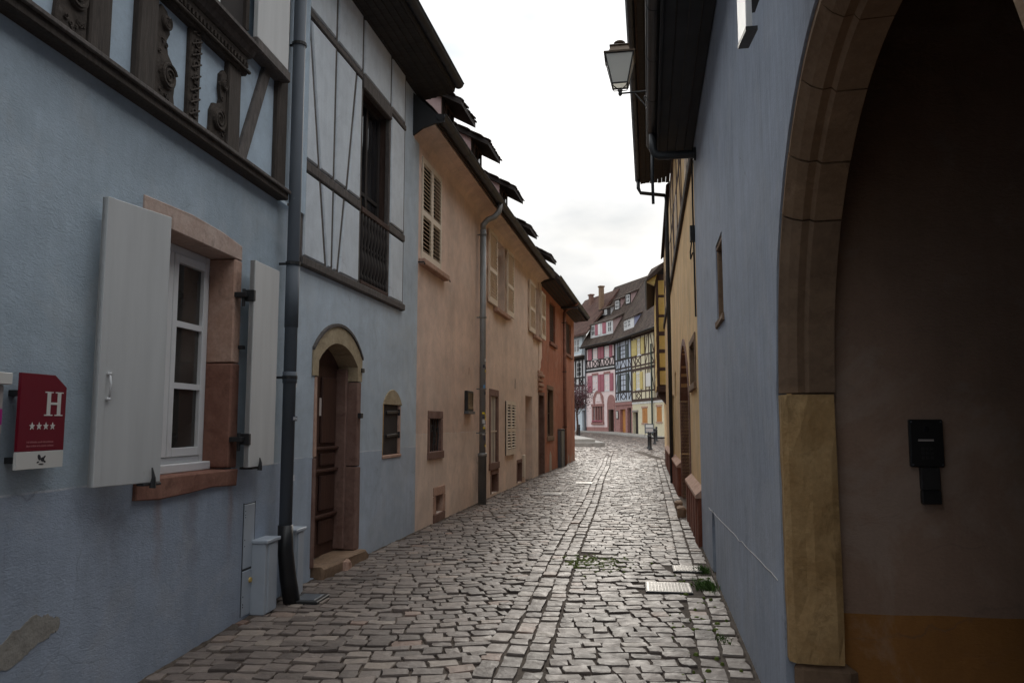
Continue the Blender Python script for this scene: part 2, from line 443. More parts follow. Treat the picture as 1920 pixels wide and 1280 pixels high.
# ------------------------------------------------------------------ mesh helpers
class MB:
    """collects shapes; build() links them as one mesh object"""
    def __init__(s):
        s.v, s.f = [], []

    def add(s, vs, fs):
        o = len(s.v)
        s.v += [tuple(p) for p in vs]
        s.f += [tuple(i + o for i in f) for f in fs]
        return s

    def box(s, x0, x1, y0, y1, z0, z1, c=0.0):
        if x0 > x1: x0, x1 = x1, x0
        if y0 > y1: y0, y1 = y1, y0
        if z0 > z1: z0, z1 = z1, z0
        if c <= 0:
            vs = [(x, y, z) for x in (x0, x1) for y in (y0, y1) for z in (z0, z1)]
            return s.add(vs, [(0, 1, 3, 2), (4, 6, 7, 5), (0, 4, 5, 1), (2, 3, 7, 6), (0, 2, 6, 4), (1, 5, 7, 3)])
        c = min(c, (x1 - x0) * .45, (y1 - y0) * .45, (z1 - z0) * .45)
        vs, idx = [], {}
        for i, (xa, xs) in enumerate(((x0, 1), (x1, -1))):
            for j, (ya, ys) in enumerate(((y0, 1), (y1, -1))):
                for k, (za, zs) in enumerate(((z0, 1), (z1, -1))):
                    for ax in range(3):
                        p = [xa + xs * c, ya + ys * c, za + zs * c]
                        p[ax] = (xa, ya, za)[ax]
                        idx[(i, j, k, ax)] = len(vs)
                        vs.append(tuple(p))
        fs = []
        for ax in range(3):
            for e in (0, 1):
                q = []
                for a, b in ((0, 0), (1, 0), (1, 1), (0, 1)):
                    key = [a, b]
                    key.insert(ax, e)
                    q.append(idx[(key[0], key[1], key[2], ax)])
                fs.append(tuple(q))
        for ax in range(3):
            o1, o2 = [a for a in range(3) if a != ax]
            for a in (0, 1):
                for b in (0, 1):
                    k0, k1 = [0, 0, 0], [0, 0, 0]
                    k0[o1] = k1[o1] = a
                    k0[o2] = k1[o2] = b
                    k1[ax] = 1
                    fs.append((idx[(*k0, o1)], idx[(*k1, o1)], idx[(*k1, o2)], idx[(*k0, o2)]))
        for i in (0, 1):
            for j in (0, 1):
                for k in (0, 1):
                    fs.append((idx[(i, j, k, 0)], idx[(i, j, k, 1)], idx[(i, j, k, 2)]))
        return s.add(vs, fs)

    def prism(s, poly, y0, y1, c=0.0):
        """polygon in x,z pushed from y0 (street side) to y1, front edge eased by c"""
        n = len(poly)
        if c:
            cx = sum(p[0] for p in poly) / n
            cz = sum(p[1] for p in poly) / n
            inner = []
            for k in range(n):
                p0, p1, p2 = Vector(poly[k - 1]), Vector(poly[k]), Vector(poly[(k + 1) % n])
                d1, d2 = (p1 - p0).normalized(), (p2 - p1).normalized()
                n1, n2 = Vector((-d1.y, d1.x)), Vector((-d2.y, d2.x))
                m = Vector((cx, cz)) - p1
                if n1.dot(m) < 0 and n2.dot(m) < 0:
                    n1, n2 = -n1, -n2
                h = (n1 + n2)
                h = h / max(h.length_squared / 2, 0.3)
                inner.append((p1.x + h.x * c, p1.y + h.y * c))
            vs = [(x, y0, z) for x, z in inner] + [(x, y0 + c, z) for x, z in poly] + [(x, y1, z) for x, z in poly]
            fs = [tuple(range(n)), tuple(range(3 * n - 1, 2 * n - 1, -1))]
            for a in (0, n):
                fs += [(a + k, a + n + k, a + n + (k + 1) % n, a + (k + 1) % n) for k in range(n)]
            return s.add(vs, fs)
        vs = [(x, y0, z) for x, z in poly] + [(x, y1, z) for x, z in poly]
        fs = [tuple(range(n)), tuple(range(2 * n - 1, n - 1, -1))] + [(k, n + k, n + (k + 1) % n, (k + 1) % n) for k in range(n)]
        return s.add(vs, fs)

    def prismx(s, poly, x0, x1):
        """polygon in y,z pushed along x"""
        n = len(poly)
        vs = [(x0, y, z) for y, z in poly] + [(x1, y, z) for y, z in poly]
        fs = [tuple(range(n)), tuple(range(2 * n - 1, n - 1, -1))] + [(k, n + k, n + (k + 1) % n, (k + 1) % n) for k in range(n)]
        return s.add(vs, fs)

    def beam(s, p, q, w, y0, y1, c=0.0):
        d = Vector((q[0] - p[0], q[1] - p[1])).normalized()
        n = Vector((-d.y, d.x)) * w / 2
        poly = [(p[0] - n.x, p[1] - n.y), (q[0] - n.x, q[1] - n.y), (q[0] + n.x, q[1] + n.y), (p[0] + n.x, p[1] + n.y)]
        return s.prism(poly, y0, y1, c)

    def tube(s, pts, r, n=10, caps=True):
        pts = [Vector(p) for p in pts]
        rs = r if hasattr(r, '__len__') else [r] * len(pts)
        vs, fs = [], []
        ref = None
        for k, p in enumerate(pts):
            d = ((pts[min(k + 1, len(pts) - 1)] - pts[max(k - 1, 0)])).normalized()
            if ref is None:
                ref = d.orthogonal().normalized()
            ref = (ref - d * ref.dot(d)).normalized()
            b = d.cross(ref)
            for j in range(n):
                a = 2 * math.pi * j / n
                vs.append(p + (ref * math.cos(a) + b * math.sin(a)) * rs[k])
        for k in range(len(pts) - 1):
            for j in range(n):
                fs.append((k * n + j, k * n + (j + 1) % n, (k + 1) * n + (j + 1) % n, (k + 1) * n + j))
        if caps:
            fs.append(tuple(range(n - 1, -1, -1)))
            fs.append(tuple(range((len(pts) - 1) * n, len(pts) * n)))
        return s.add(vs, fs)

    def lathe(s, prof, cx=0, cy=0, n=14):
        vs, fs = [], []
        for r, z in prof:
            for j in range(n):
                a = 2 * math.pi * j / n
                vs.append((cx + r * math.cos(a), cy + r * math.sin(a), z))
        for k in range(len(prof) - 1):
            for j in range(n):
                fs.append((k * n + j, k * n + (j + 1) % n, (k + 1) * n + (j + 1) % n, (k + 1) * n + j))
        fs.append(tuple(range(n - 1, -1, -1)))
        fs.append(tuple(range((len(prof) - 1) * n, len(prof) * n)))
        return s.add(vs, fs)

    def rough(s, amt, seed=0):
        """knock every corner a little out of true"""
        rd = random.Random(seed)
        s.v = [(x + rd.uniform(-amt, amt), y + rd.uniform(-amt, amt), z + rd.uniform(-amt, amt)) for x, y, z in s.v]
        return s

    def mesh(s, name, smooth=False):
        me = bpy.data.meshes.new(name)
        me.from_pydata(s.v, [], s.f)
        bm = bmesh.new()
        bm.from_mesh(me)
        bmesh.ops.recalc_face_normals(bm, faces=bm.faces)
        bm.to_mesh(me)
        bm.free()
        if smooth:
            me.shade_smooth()
        return me

    def build(s, name, mat, parent=None, smooth=False, loc=None, rot=None):
        o = bpy.data.objects.new(name, s.mesh(name, smooth))
        if smooth == 'auto':
            pass
        o.data.materials.append(M[mat] if isinstance(mat, str) else mat)
        C.objects.link(o)
        if parent is not None:
            o.parent = parent
        if loc is not None:
            o.location = loc
        if rot is not None:
            o.rotation_euler = rot
        return o


def put(me, name, mat, parent, loc=(0, 0, 0), rot=(0, 0, 0), scale=(1, 1, 1)):
    o = bpy.data.objects.new(name, me)
    if mat and not me.materials:
        me.materials.append(M[mat])
    C.objects.link(o)
    o.parent = parent
    o.location, o.rotation_euler, o.scale = loc, rot, scale
    return o


def tag(o, label, cat, group=None):
    o['label'] = label
    o['category'] = cat
    if group:
        o['group'] = group
    return o


def thing(name, label, cat, loc=(0, 0, 0), rotz=0.0, group=None):
    o = bpy.data.objects.new(name, None)
    o.empty_display_size = 0.2
    C.objects.link(o)
    o.location = loc
    o.rotation_euler = (0, 0, rotz)
    return tag(o, label, cat, group)


def facade(name, label, cat, p, d, z=0.0, group=None):
    """a thing whose local x runs to the right along its street front, y into the building, z up"""
    return thing(name, label, cat, (p[0], p[1], z), math.atan2(d[1], d[0]), group)


def structure(o):
    o['kind'] = 'structure'
    return o


def stuff(o):
    o['kind'] = 'stuff'
    return o


def arch_z(x, xa, xb, spring, rise):
    """height of a segmental or round arch over xa..xb"""
    h = (xb - xa) / 2
    cx = (xa + xb) / 2
    rise = min(rise, h)
    rad = (h * h + rise * rise) / (2 * rise)
    return spring + math.sqrt(max(rad * rad - (x - cx) ** 2, 0)) - (rad - rise)


def wall_mesh(x0, x1, z0, z1, holes, y=0.0, depth=0.25, step=None):
    """front sheet of a wall with openings and their reveals. hole = (xa, xb, za, zb, rise)"""
    mb = MB()
    xs = sorted({x0, x1, *[h[0] for h in holes], *[h[1] for h in holes]})
    zs = sorted({z0, z1, *[h[2] for h in holes], *[h[3] for h in holes]})
    def inside(cx, cz):
        return any(h[0] < cx < h[1] and h[2] < cz < h[3] for h in holes)
    for i in range(len(xs) - 1):
        for k in range(len(zs) - 1):
            if not inside((xs[i] + xs[i + 1]) / 2, (zs[k] + zs[k + 1]) / 2):
                mb.add([(xs[i], y, zs[k]), (xs[i + 1], y, zs[k]), (xs[i + 1], y, zs[k + 1]), (xs[i], y, zs[k + 1])], [(0, 1, 2, 3)])
    for h in holes:
        xa, xb, za, zb = h[:4]
        rise = h[4] if len(h) > 4 else 0
        d = h[5] if len(h) > 5 else depth
        sp = zb - rise
        line = [(xa, za), (xa, sp)]
        if rise:
            N = 20
            for k in range(1, N):
                xx = xa + (xb - xa) * k / N
                line.append((xx, arch_z(xx, xa, xb, sp, rise)))
        line += [(xb, sp), (xb, za)]
        for k in range(len(line)):
            p, q = line[k], line[(k + 1) % len(line)]
            mb.add([(p[0], y, p[1]), (q[0], y, q[1]), (q[0], y + d, q[1]), (p[0], y + d, p[1])], [(0, 1, 2, 3)])
        if rise:
            top = line[1:-1]
            for p, q in zip(top[:-1], top[1:]):
                if q[0] - p[0] > 1e-5:
                    mb.add([(p[0], y, p[1]), (q[0], y, q[1]), (q[0], y, zb), (p[0], y, zb)], [(0, 1, 2, 3)])
    return mb


def gutter(x0, x1, y, z, r, name, parent, mat='dark_zinc', joints=1.0):
    mb = MB()
    N = 10
    prof = [(y + r * math.cos(math.pi + math.pi * k / N), z + r * math.sin(math.pi + math.pi * k / N)) for k in range(N + 1)]
    inner = [(y + .85 * r * math.cos(math.pi + math.pi * k / N), z + .85 * r * math.sin(math.pi + math.pi * k / N)) for k in range(N, -1, -1)]
    mb.prismx(prof + inner, x0, x1)
    mb.tube([(x0, y - r, z), (x1, y - r, z)], r * .16, 6)
    x = x0 + joints * .6
    while joints and x < x1:
        pr = [(y + 1.05 * r * math.cos(math.pi + math.pi * k / N), z + 1.05 * r * math.sin(math.pi + math.pi * k / N)) for k in range(N + 1)]
        mb.prismx(pr, x, x + .03)
        x += joints
    return mb.build(name, mat, parent)


def lettering(text, name, mat, parent, loc, size, rot=(R(90), 0, 0), align='CENTER', thick=0.0015, sx=1.0):
    cu = bpy.data.curves.new(name, 'FONT')
    cu.body = text
    cu.size = size
    cu.align_x = align
    cu.extrude = thick
    tmp = bpy.data.objects.new(name, cu)
    C.objects.link(tmp)
    dg = bpy.context.evaluated_depsgraph_get()
    me = bpy.data.meshes.new_from_object(tmp.evaluated_get(dg))
    bpy.data.objects.remove(tmp)
    me.materials.clear()
    me.materials.append(M[mat])
    o = bpy.data.objects.new(name, me)
    C.objects.link(o)
    o.parent = parent
    o.location, o.rotation_euler, o.scale = loc, rot, (sx, 1, 1)
    return o


SLAT = {}
def slat_mesh(w):
    k = round(w, 2)
    if k not in SLAT:
        SLAT[k] = MB().box(-w / 2, w / 2, -.0045, .0045, -.021, .021).mesh('slat')
    return SLAT[k]


def louvre_shutter(parent, x0, x1, z0, z1, y, mat='cream_paint', yaw=0.0, label=None, pitch=0.058, tilt=-52):
    """louvred leaf: frame of stiles and rails, with slats as sub-parts"""
    w, h, t = x1 - x0, z1 - z0, .036
    st, rl = .055, .085
    mb = MB()
    mb.box(-w / 2, -w / 2 + st, -t / 2, t / 2, 0, h, .004)
    mb.box(w / 2 - st, w / 2, -t / 2, t / 2, 0, h, .004)
    mid = h * .46
    for a, b in ((0, rl * 1.5), (mid - rl / 2, mid + rl / 2), (h - rl, h)):
        mb.box(-w / 2 + st, w / 2 - st, -t / 2 + .002, t / 2 - .002, a, b)
    for zz in (.13 * h, .87 * h):
        mb.box(-w / 2 - .03, -w / 2 + .02, -t / 2 - .008, -t / 2, zz - .03, zz + .03)
    o = mb.build('shutter', mat, parent, loc=((x0 + x1) / 2, y, z0), rot=(0, 0, yaw))
    if label:
        o['label'] = label
    me = slat_mesh(w - 2 * st - .004)
    for a, b in ((rl * 1.5, mid - rl / 2), (mid + rl / 2, h - rl)):
        n = int((b - a) / pitch)
        for k in range(n):
            put(me, 'slat', mat, o, (0, 0, a + (k + .5) * (b - a) / n), (R(tilt), 0, 0))
    return o


def simple_window(parent, x0, x1, z0, z1, y, frame='white_paint', pane='dark_glass', cols=2, rows=2, fw=.045, t=.05, name='window'):
    """casement: frame with glazing bars, each pane a sub-part"""
    mb = MB()
    mb.box(x0, x0 + fw, y, y + t, z0, z1, .004).box(x1 - fw, x1, y, y + t, z0, z1, .004)
    mb.box(x0 + fw, x1 - fw, y, y + t, z0, z0 + fw, .004).box(x0 + fw, x1 - fw, y, y + t, z1 - fw, z1, .004)
    bw = fw * .5
    xs = [x0 + fw + (x1 - x0 - 2 * fw) * k / cols for k in range(cols + 1)]
    zs = [z0 + fw + (z1 - z0 - 2 * fw) * k / rows for k in range(rows + 1)]
    for x in xs[1:-1]:
        mb.box(x - bw, x + bw, y + .003, y + t - .003, z0 + fw, z1 - fw)
    for z in zs[1:-1]:
        mb.box(x0 + fw, x1 - fw, y + .006, y + t - .006, z - bw * .7, z + bw * .7)
    o = mb.build(name, frame, parent)
    for i in range(cols):
        for k in range(rows):
            MB().box(xs[i] + .003, xs[i + 1] - .003, y + t * .5, y + t * .62, zs[k] + .003, zs[k + 1] - .003).build('pane', pane, o)
    return o


def surround(parent, x0, x1, z0, z1, w, mat, y=-.012, depth=.22, seed=0, sill=True, split=None):
    """four dressed stones round an opening: lintel, jambs, sill"""
    c = .008
    MB().box(x0 - w, x1 + w, y, depth, z1 - .008, z1 + w, c).rough(.004, seed).build('lintel', mat, parent)
    for a, b in ((x0 - w, x0 + .008), (x1 - .008, x1 + w)):
        MB().box(a, b, y + .002, depth, z0, z1 - .012, c).rough(.004, seed + 1).build('jamb_stone', mat, parent)
    if sill:
        MB().box(x0 - w * 1.1, x1 + w * 1.1, y - .02, depth, z0 - w, z0 + .006, c).rough(.004, seed + 2).build('sill', mat, parent)


def bracket_ring(parent, x, y, z, r, mat='iron'):
    mb = MB()
    mb.lathe([(r + .001, z - .014), (r + .008, z - .014), (r + .008, z + .014), (r + .001, z + .014)], x, y, 14)
    mb.box(x - .008, x + .008, y + r, y + r + .07, z - .01, z + .01)
    return mb.build('bracket', mat, parent)


# ------------------------------------------------------------------ the lie of the land
J = (-2.055, 7.48)
DL1, DL2 = (.1184, 1.0), (.174, 1.0)
P3, P4, P5, P6 = (-1.384, 11.339), (-.512, 16.264), (.779, 23.189), (2.59, 32.595)
RP, RD = (1.968, 7.637), (.1735, 1.0)


def zg(x, y):
    z = 0.0
    if y < 7.48:
        z -= .028 * (7.48 - y) * min(max(-x / 2.2, 0), 1)
    if y > 35:
        z += .0167 * (min(y, 75) - 35)
    return z


def left_x(y):
    if y < J[1]:
        return J[0] + (y - J[1]) * .1184
    for a, b in ((J, P3), (P3, P4), (P4, P5), (P5, P6)):
        if y <= b[1]:
            return a[0] + (b[0] - a[0]) * (y - a[1]) / (b[1] - a[1])
    return -6.0


def right_x(y):
    return RP[0] + (y - RP[1]) * .1735 if y < 34 else 14 + (y - 34) * .05


# far sheet
mb = MB()
mb.add([(-600, -600, -.35), (600, -600, -.35), (600, 900, -.35), (-600, 900, -.35)], [(0, 1, 2, 3)])
structure(mb.build('ground', 'far_ground'))

# bed of the street, follows the fall of the land
mb = MB()
xs = np.linspace(-14, 44, 30)
ys = np.concatenate([np.linspace(-6, 35, 24), np.linspace(37, 100, 18)])
for y in ys:
    for x in xs:
        mb.v.append((x, y, zg(x, y) - .0125))
nx = len(xs)
for j in range(len(ys) - 1):
    for i in range(nx - 1):
        mb.f.append((j * nx + i, j * nx + i + 1, (j + 1) * nx + i + 1, (j + 1) * nx + i))
road = structure(mb.build('road', 'joint_dirt'))

# paving stones: a few shapes, each laid many times
def stone_shape(seed):
    rd = random.Random(seed)
    ring = []
    base = [(-.5, -.5), (0, -.5), (.5, -.5), (.5, 0), (.5, .5), (0, .5), (-.5, .5), (-.5, 0)]
    for k, (x, y) in enumerate(base):
        corner = k % 2 == 0
        f = rd.uniform(.90, 1.0) if corner else rd.uniform(.96, 1.03)
        ring.append((x * f + rd.uniform(-.038, .038), y * f + rd.uniform(-.045, .045)))
    vs = [(x, y, -.09) for x, y in ring]
    vs += [(x * .998, y * .998, -.007 + rd.uniform(-.002, .002)) for x, y in ring]
    vs += [(x * .955, y * .945, .0005 + rd.uniform(-.0025, .0025)) for x, y in ring]
    vs += [(rd.uniform(-.15, .15), rd.uniform(-.15, .15), .003 + rd.uniform(-.003, .003))]
    fs = []
    for a in (0, 8):
        fs += [(a + k, a + (k + 1) % 8, a + 8 + (k + 1) % 8, a + 8 + k) for k in range(8)]
    fs += [(16 + k, 16 + (k + 1) % 8, 24) for k in range(8)]
    return np.array(vs), fs
SHAPES = [stone_shape(100 + k) for k in range(14)]

stones = []           # x, y, rot, length, width, shape, dz, tiltx, tilty, tone
def lay(x, y, rot, l, w, dz=0.0):
    stones.append((x, y, rot, l, w, random.randrange(14), dz + random.gauss(0, .0048), random.gauss(0, .022), random.gauss(0, .02), random.random()))

COVERS = [(1.48, 7.62, .43, .46), (1.87, 8.57, .31, .36)]
def covered(x, y, m=.06):
    return any(abs(x - c[0] - (y - c[1]) * .17) < c[2] / 2 + m and abs(y - c[1]) < c[3] / 2 + m for c in COVERS)

def centre_x(y):
    return -.05 + (y - 4.9) * .141 + .02 * math.sin(y * .5)

SD = .171       # street bearing
Y_END = 40.0
# centre strip: three files of long setts
for col in (-1, 0, 1):
    y = 1.2 + random.random() * .2
    while y < Y_END:
        l = random.uniform(.12, .26)
        x = centre_x(y) + col * .150 + random.gauss(0, .004)
        lay(x, y + l / 2, -.141 + random.gauss(0, .035), random.uniform(.125, .146), l - .014, .001)
        y += l
# both flanks: courses across the street, slightly bowed and askew
def flank(xa, xb, skew, bow, y0, y1, course, seed):
    rd = random.Random(seed)
    y = y0
    while y < y1:
        ch = rd.uniform(course * .82, course * 1.18)
        off = rd.uniform(0, .2)
        t = -off
        span = 5.4
        while t < span:
            w = rd.uniform(.105, .23)
            tm = t + w / 2
            yy = y + skew * tm + bow * math.sin(tm * 1.7 + y * .35) + rd.gauss(0, .006)
            xl, xr = xa(yy), xb(yy)
            e0, e1 = (xl + t, xl + t + w) if seed == 1 else (xr - t - w, xr - t)
            e0, e1 = max(e0, xl), min(e1, xr)
            if seed == 1 and xr - e1 < .065: e1 = xr
            if seed == 2 and e0 - xl < .065: e0 = xl
            if e1 - e0 > .066:
                x = (e0 + e1) / 2
                slope = skew + bow * 1.7 * math.cos(tm * 1.7 + y * .35)
                rot = math.atan(slope) * (1 if seed == 1 else -1) + rd.gauss(0, .06)
                if not covered(x, yy):
                    lay(x, yy, rot, e1 - e0 - .007, (ch - .007) * rd.uniform(.95, 1.04))
            t += w
        y += ch
flank(lambda y: left_x(y) + .0 if y < 32 else left_x(32.5), lambda y: centre_x(y) - .226, .10, .10, 1.0, Y_END, .134, 1)
flank(lambda y: centre_x(y) + .226, lambda y: min(right_x(min(y, 33.9)) - .34, right_x(min(y, 33.9))), .05, .05, 1.0, Y_END, .142, 2)
# edging along the right hand wall
for col in (0, 1):
    y = 1.0
    while y < 33.5:
        l = random.uniform(.15, .27)
        x = right_x(y + l / 2) - .095 - col * .165
        if not covered(x, y + l / 2, .1):
            lay(x, y + l / 2, -SD + random.gauss(0, .03), .148, l - .02, -.004)
        y += l
# the open square beyond
y = Y_END
while y < 71:
    ch = random.uniform(.17, .22)
    x = 1.0 + random.random() * .2
    while x < 15.5:
        w = random.uniform(.19, .30)
        lay(x + w / 2, y + .35 * math.sin(x * .35) + ch / 2, random.gauss(.1, .05), w - .02, ch - .022)
        x += w
    y += ch
# strips of the square beside the mouth of the lane
y = 33.6
while y < Y_END:
    ch = random.uniform(.16, .21)
    for xa, xb in ((right_x(33.9) + .05, 13.0), (1.0, left_x(32.5))):
        x = xa
        while x < xb:
            w = random.uniform(.17, .28)
            lay(x + w / 2, y + ch / 2, random.gauss(.1, .05), w - .02, ch - .022)
            x += w
    y += ch

TH = math.atan(152 / 1470)
def in_view(x, y, z):
    zz = z - 1.55
    f = y * math.cos(TH) + zz * math.sin(TH)
    if f < .3:
        return False
    u = 960 + 1470 * x / f
    v = 640 - 1470 * (-y * math.sin(TH) + zz * math.cos(TH)) / f
    return -30 < u < 1950 and v < 1310

near = sorted([k for k, s in enumerate(stones) if in_view(s[0], s[1], 0)], key=lambda k: stones[k][1] ** 2 + stones[k][0] ** 2)[:300]
near_set = set(near)
shape_mesh = []
for vs, fs in SHAPES:
    mb = MB()
    mb.add(vs, fs)
    me = mb.mesh('paving_stone', False)
    me.materials.append(M['cobble_single'])
    shape_mesh.append(me)
for k in near:
    x, y, rot, l, w, sh, dz, tx, ty, tone = stones[k]
    put(shape_mesh[sh], 'paving_stone', None, road, (x, y, zg(x, y) + dz), (tx, ty, rot), (l, w, 1))
allv, allf, tones = [], [], []
base = 0
fsets = [f for _, f in SHAPES]
for k, s in enumerate(stones):
    if k in near_set:
        continue
    x, y, rot, l, w, sh, dz, tx, ty, tone = s
    v = SHAPES[sh][0] * np.array([l, w, 1])
    v[:, 2] += v[:, 0] * ty + v[:, 1] * tx
    c, s_ = math.cos(rot), math.sin(rot)
    vv = np.empty_like(v)
    vv[:, 0] = x + v[:, 0] * c - v[:, 1] * s_
    vv[:, 1] = y + v[:, 0] * s_ + v[:, 1] * c
    vv[:, 2] = v[:, 2] + zg(x, y) + dz
    allv.append(vv)
    allf += [tuple(i + base for i in f) for f in fsets[sh]]
    tones += [tone] * len(vv)
    base += len(vv)
me = bpy.data.meshes.new('paving_stones')
me.from_pydata(np.concatenate(allv).tolist(), [], allf)
at = me.attributes.new('tone', 'FLOAT', 'POINT')
at.data.foreach_set('value', tones)
me.materials.append(M['cobble_mass'])
o = bpy.data.objects.new('paving_stones', me)
C.objects.link(o)
o.parent = road
stuff(o)
# grit swept against the foot of the walls
for side, fx, ya, yb in ((1, left_x, 1.0, 32.3), (-1, right_x, 1.0, 33.5)):
    mb = MB()
    rows = []
    y = ya
    while y < yb:
        x = fx(y)
        w_ = random.uniform(.02, .07)
        z = zg(x, y)
        rows.append([(x - side * .03, y, z + random.uniform(.004, .02)), (x + side * w_ * .5, y, z + random.uniform(.0, .01)), (x + side * w_, y, z - .022)])
        y += random.uniform(.05, .12)
    for a_, b_ in zip(rows[:-1], rows[1:]):
        mb.add(a_ + b_, [(0, 1, 4, 3), (1, 2, 5, 4)])
    stuff(mb.build('grit', 'joint_dirt', road))
# moss in the joints
mb = MB()
for k in range(330):
    x, y = random.gauss(.98, .22), random.gauss(8.95, .26)
    if k > 270:
        y = random.uniform(4.5, 9.0); x = right_x(y) - random.uniform(.05, .5)
    r = random.uniform(.010, .034)
    mb.lathe([(r, -.03), (r * .8, -.008), (r * .5, .005)], x, y, 6)
mo = mb.build('moss', 'moss_green', road)
stuff(mo)

# ================================================================== left side
# ------------------------------------------------------------------ near blue house
A = facade('timbered_house', 'nearest blue plastered house on the left with carved dark timber framing upstairs', 'house', J, DL1)
wall_mesh(-13, 0, -.5, 3.56, [(-2.53, -1.26, 1.12, 2.93)], depth=.30).build('wall', 'blue_plaster', A)
# window opening in the plaster
MB().prism([(-2.60, 2.852), (-1.225, 2.852), (-1.225, 2.97), (-1.55, 3.01), (-2.0, 3.03), (-2.60, 3.0)], -.012, .24, .008).rough(.003, 3).build('lintel', 'pale_pink_stone', A)
MB().box(-1.34, -1.215, -.01, .24, 2.02, 2.848, .01).rough(.003, 4).build('jamb_stone', 'pink_sandstone', A)
MB().box(-1.342, -1.20, -.012, .24, 1.20, 2.015, .01).rough(.004, 5).build('jamb_stone', 'red_sandstone', A)
MB().box(-2.58, -2.45, -.01, .24, 2.0, 2.848, .01).rough(.003, 6).build('jamb_stone', 'pink_sandstone', A)
MB().box(-2.58, -2.448, -.012, .24, 1.20, 1.995, .01).rough(.004, 7).build('jamb_stone', 'red_sandstone', A)
sill_poly = [(-2.56, 1.065), (-2.3, 1.05), (-1.9, 1.058), (-1.6, 1.072), (-1.21, 1.06), (-1.205, 1.19), (-2.56, 1.196)]
MB().prism(sill_poly, -.028, .24, .01).rough(.003, 8).build('sill', 'red_sandstone', A)
MB().box(-2.44, -1.35, .13, .22, 1.192, 1.255, .006).build('inner_sill', 'white_paint', A)
wframe = MB()
wframe.box(-2.45, -2.40, .20, .29, 1.255, 2.85, .005).box(-1.40, -1.342, .20, .29, 1.255, 2.85, .005)
wframe.box(-2.40, -1.40, .20, .29, 2.79, 2.85, .005).box(-2.40, -1.40, .20, .29, 1.255, 1.30, .005)
wf = wframe.build('window_frame', 'white_paint', A)
for xa, xb in ((-2.395, -1.905), (-1.897, -1.405)):
    simple_window(A, xa, xb, 1.305, 2.785, .175, 'white_paint', 'window_glass', 1, 3, .062, .06, 'casement')
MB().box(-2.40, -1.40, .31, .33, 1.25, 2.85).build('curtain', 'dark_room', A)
# shutters
def plank_shutter(parent, w, h, loc, yaw):
    mb = MB()
    mb.box(0, w, -.02, .02, 0, h, .004)
    mb.box(.0, .05, -.026, .02, 0.001, h - .001, .003)
    o = mb.build('shutter', 'grey_paint', parent, loc=loc, rot=(0, 0, yaw))
    return o
sl = plank_shutter(A, .50, 1.655, (-3.085, -.075, 1.19), math.atan2(-.11, .49))
mb = MB().tube([(.068, -.035, .50), (.068, -.045, .58), (.068, -.035, .63)], .006, 6)
mb.lathe([(.012, .487), (.012, .50)], .068, -.03, 8).lathe([(.012, .63), (.012, .645)], .068, -.03, 8)
mb.build('handle', 'white_paint', sl, smooth=True)
MB().box(.36, .50, -.03, .03, -.018, -.002, .003).tube([(.42, -.04, -.03), (.42, -.045, .03), (.42, -.03, .09)], [.02, .012, .004], 8).build('shutter_stop', 'iron', sl)
sr = plank_shutter(A, .485, 1.65, (-1.27, -.12, 1.2), 0)
MB().box(.10, .24, -.01, .10, -.02, -.002, .003).tube([(.19, -.03, -.03), (.19, -.035, .03), (.19, -.028, .07)], [.02, .012, .004], 8).build('shutter_stop', 'iron', sr)
for zz in (.22, 1.36):
    mb = MB().box(-.02, .015, -.03, .05, zz - .045, zz + .045, .004).box(-.075, .0, .01, .11, zz - .02, zz + .02, .004)
    mb.lathe([(.014, zz - .09), (.014, zz + .05)], -.03, .05, 8)
    mb.build('hinge', 'iron', sr)
for zz in (2.15,):
    MB().box(-1.25, -1.2, -.05, .0, zz - .015, zz + .015, .003).build('hinge_pin', 'iron', A)
# bare patch low on the plaster and the meter doors
_pp = [(-3.95, .44), (-3.75, .47), (-3.58, .49), (-3.42, .55), (-3.35, .575), (-3.31, .548), (-3.27, .552), (-3.22, .525), (-3.17, .51), (-3.165, .475), (-3.2, .45), (-3.25, .425), (-3.38, .40), (-3.45, .365), (-3.57, .34), (-3.75, .30), (-3.95, .29)]
_rd = random.Random(4)
_pq = []
for (x_a, z_a), (x_b, z_b) in zip(_pp, _pp[1:] + _pp[:1]):
    for k_ in range(4):
        f_ = k_ / 4
        _pq.append((x_a + (x_b - x_a) * f_ + _rd.gauss(0, .005), z_a + (z_b - z_a) * f_ + _rd.gauss(0, .006)))
MB().prism(_pq, -.003, .02).build('bare_patch', 'render_patch', A)
md = MB().box(-1.02, -.83, -.008, .03, .375, .885, .003).build('meter_door', 'box_grey', A)
for zz in (.55, .60, .78, .80, .83): MB().box(-1.008, -.998, -.0095, .0, zz, zz + .008).build('vent_slot', 'iron', md)
md2 = MB().box(-1.02, -.82, -.008, .03, .0, .355, .003).build('meter_door', 'box_grey', A)
MB().tube([(-.89, -.022, .27), (-.89, .0, .27)], [.02, .024], 12).build('button', 'yellow_plastic', md2)
for zz in (.07, .09, .15): MB().box(-1.008, -.998, -.0095, .0, zz, zz + .012).build('vent_slot', 'iron', md2)
MB().box(-1.025, -.815, -.003, .0, .357, .373).box(-1.025, -.815, -.003, .0, .887, .893).box(-1.03, -1.022, -.003, 0, .0, .9).box(-.82, -.813, -.003, 0, .0, .9).build('meter_frame', 'iron', A)
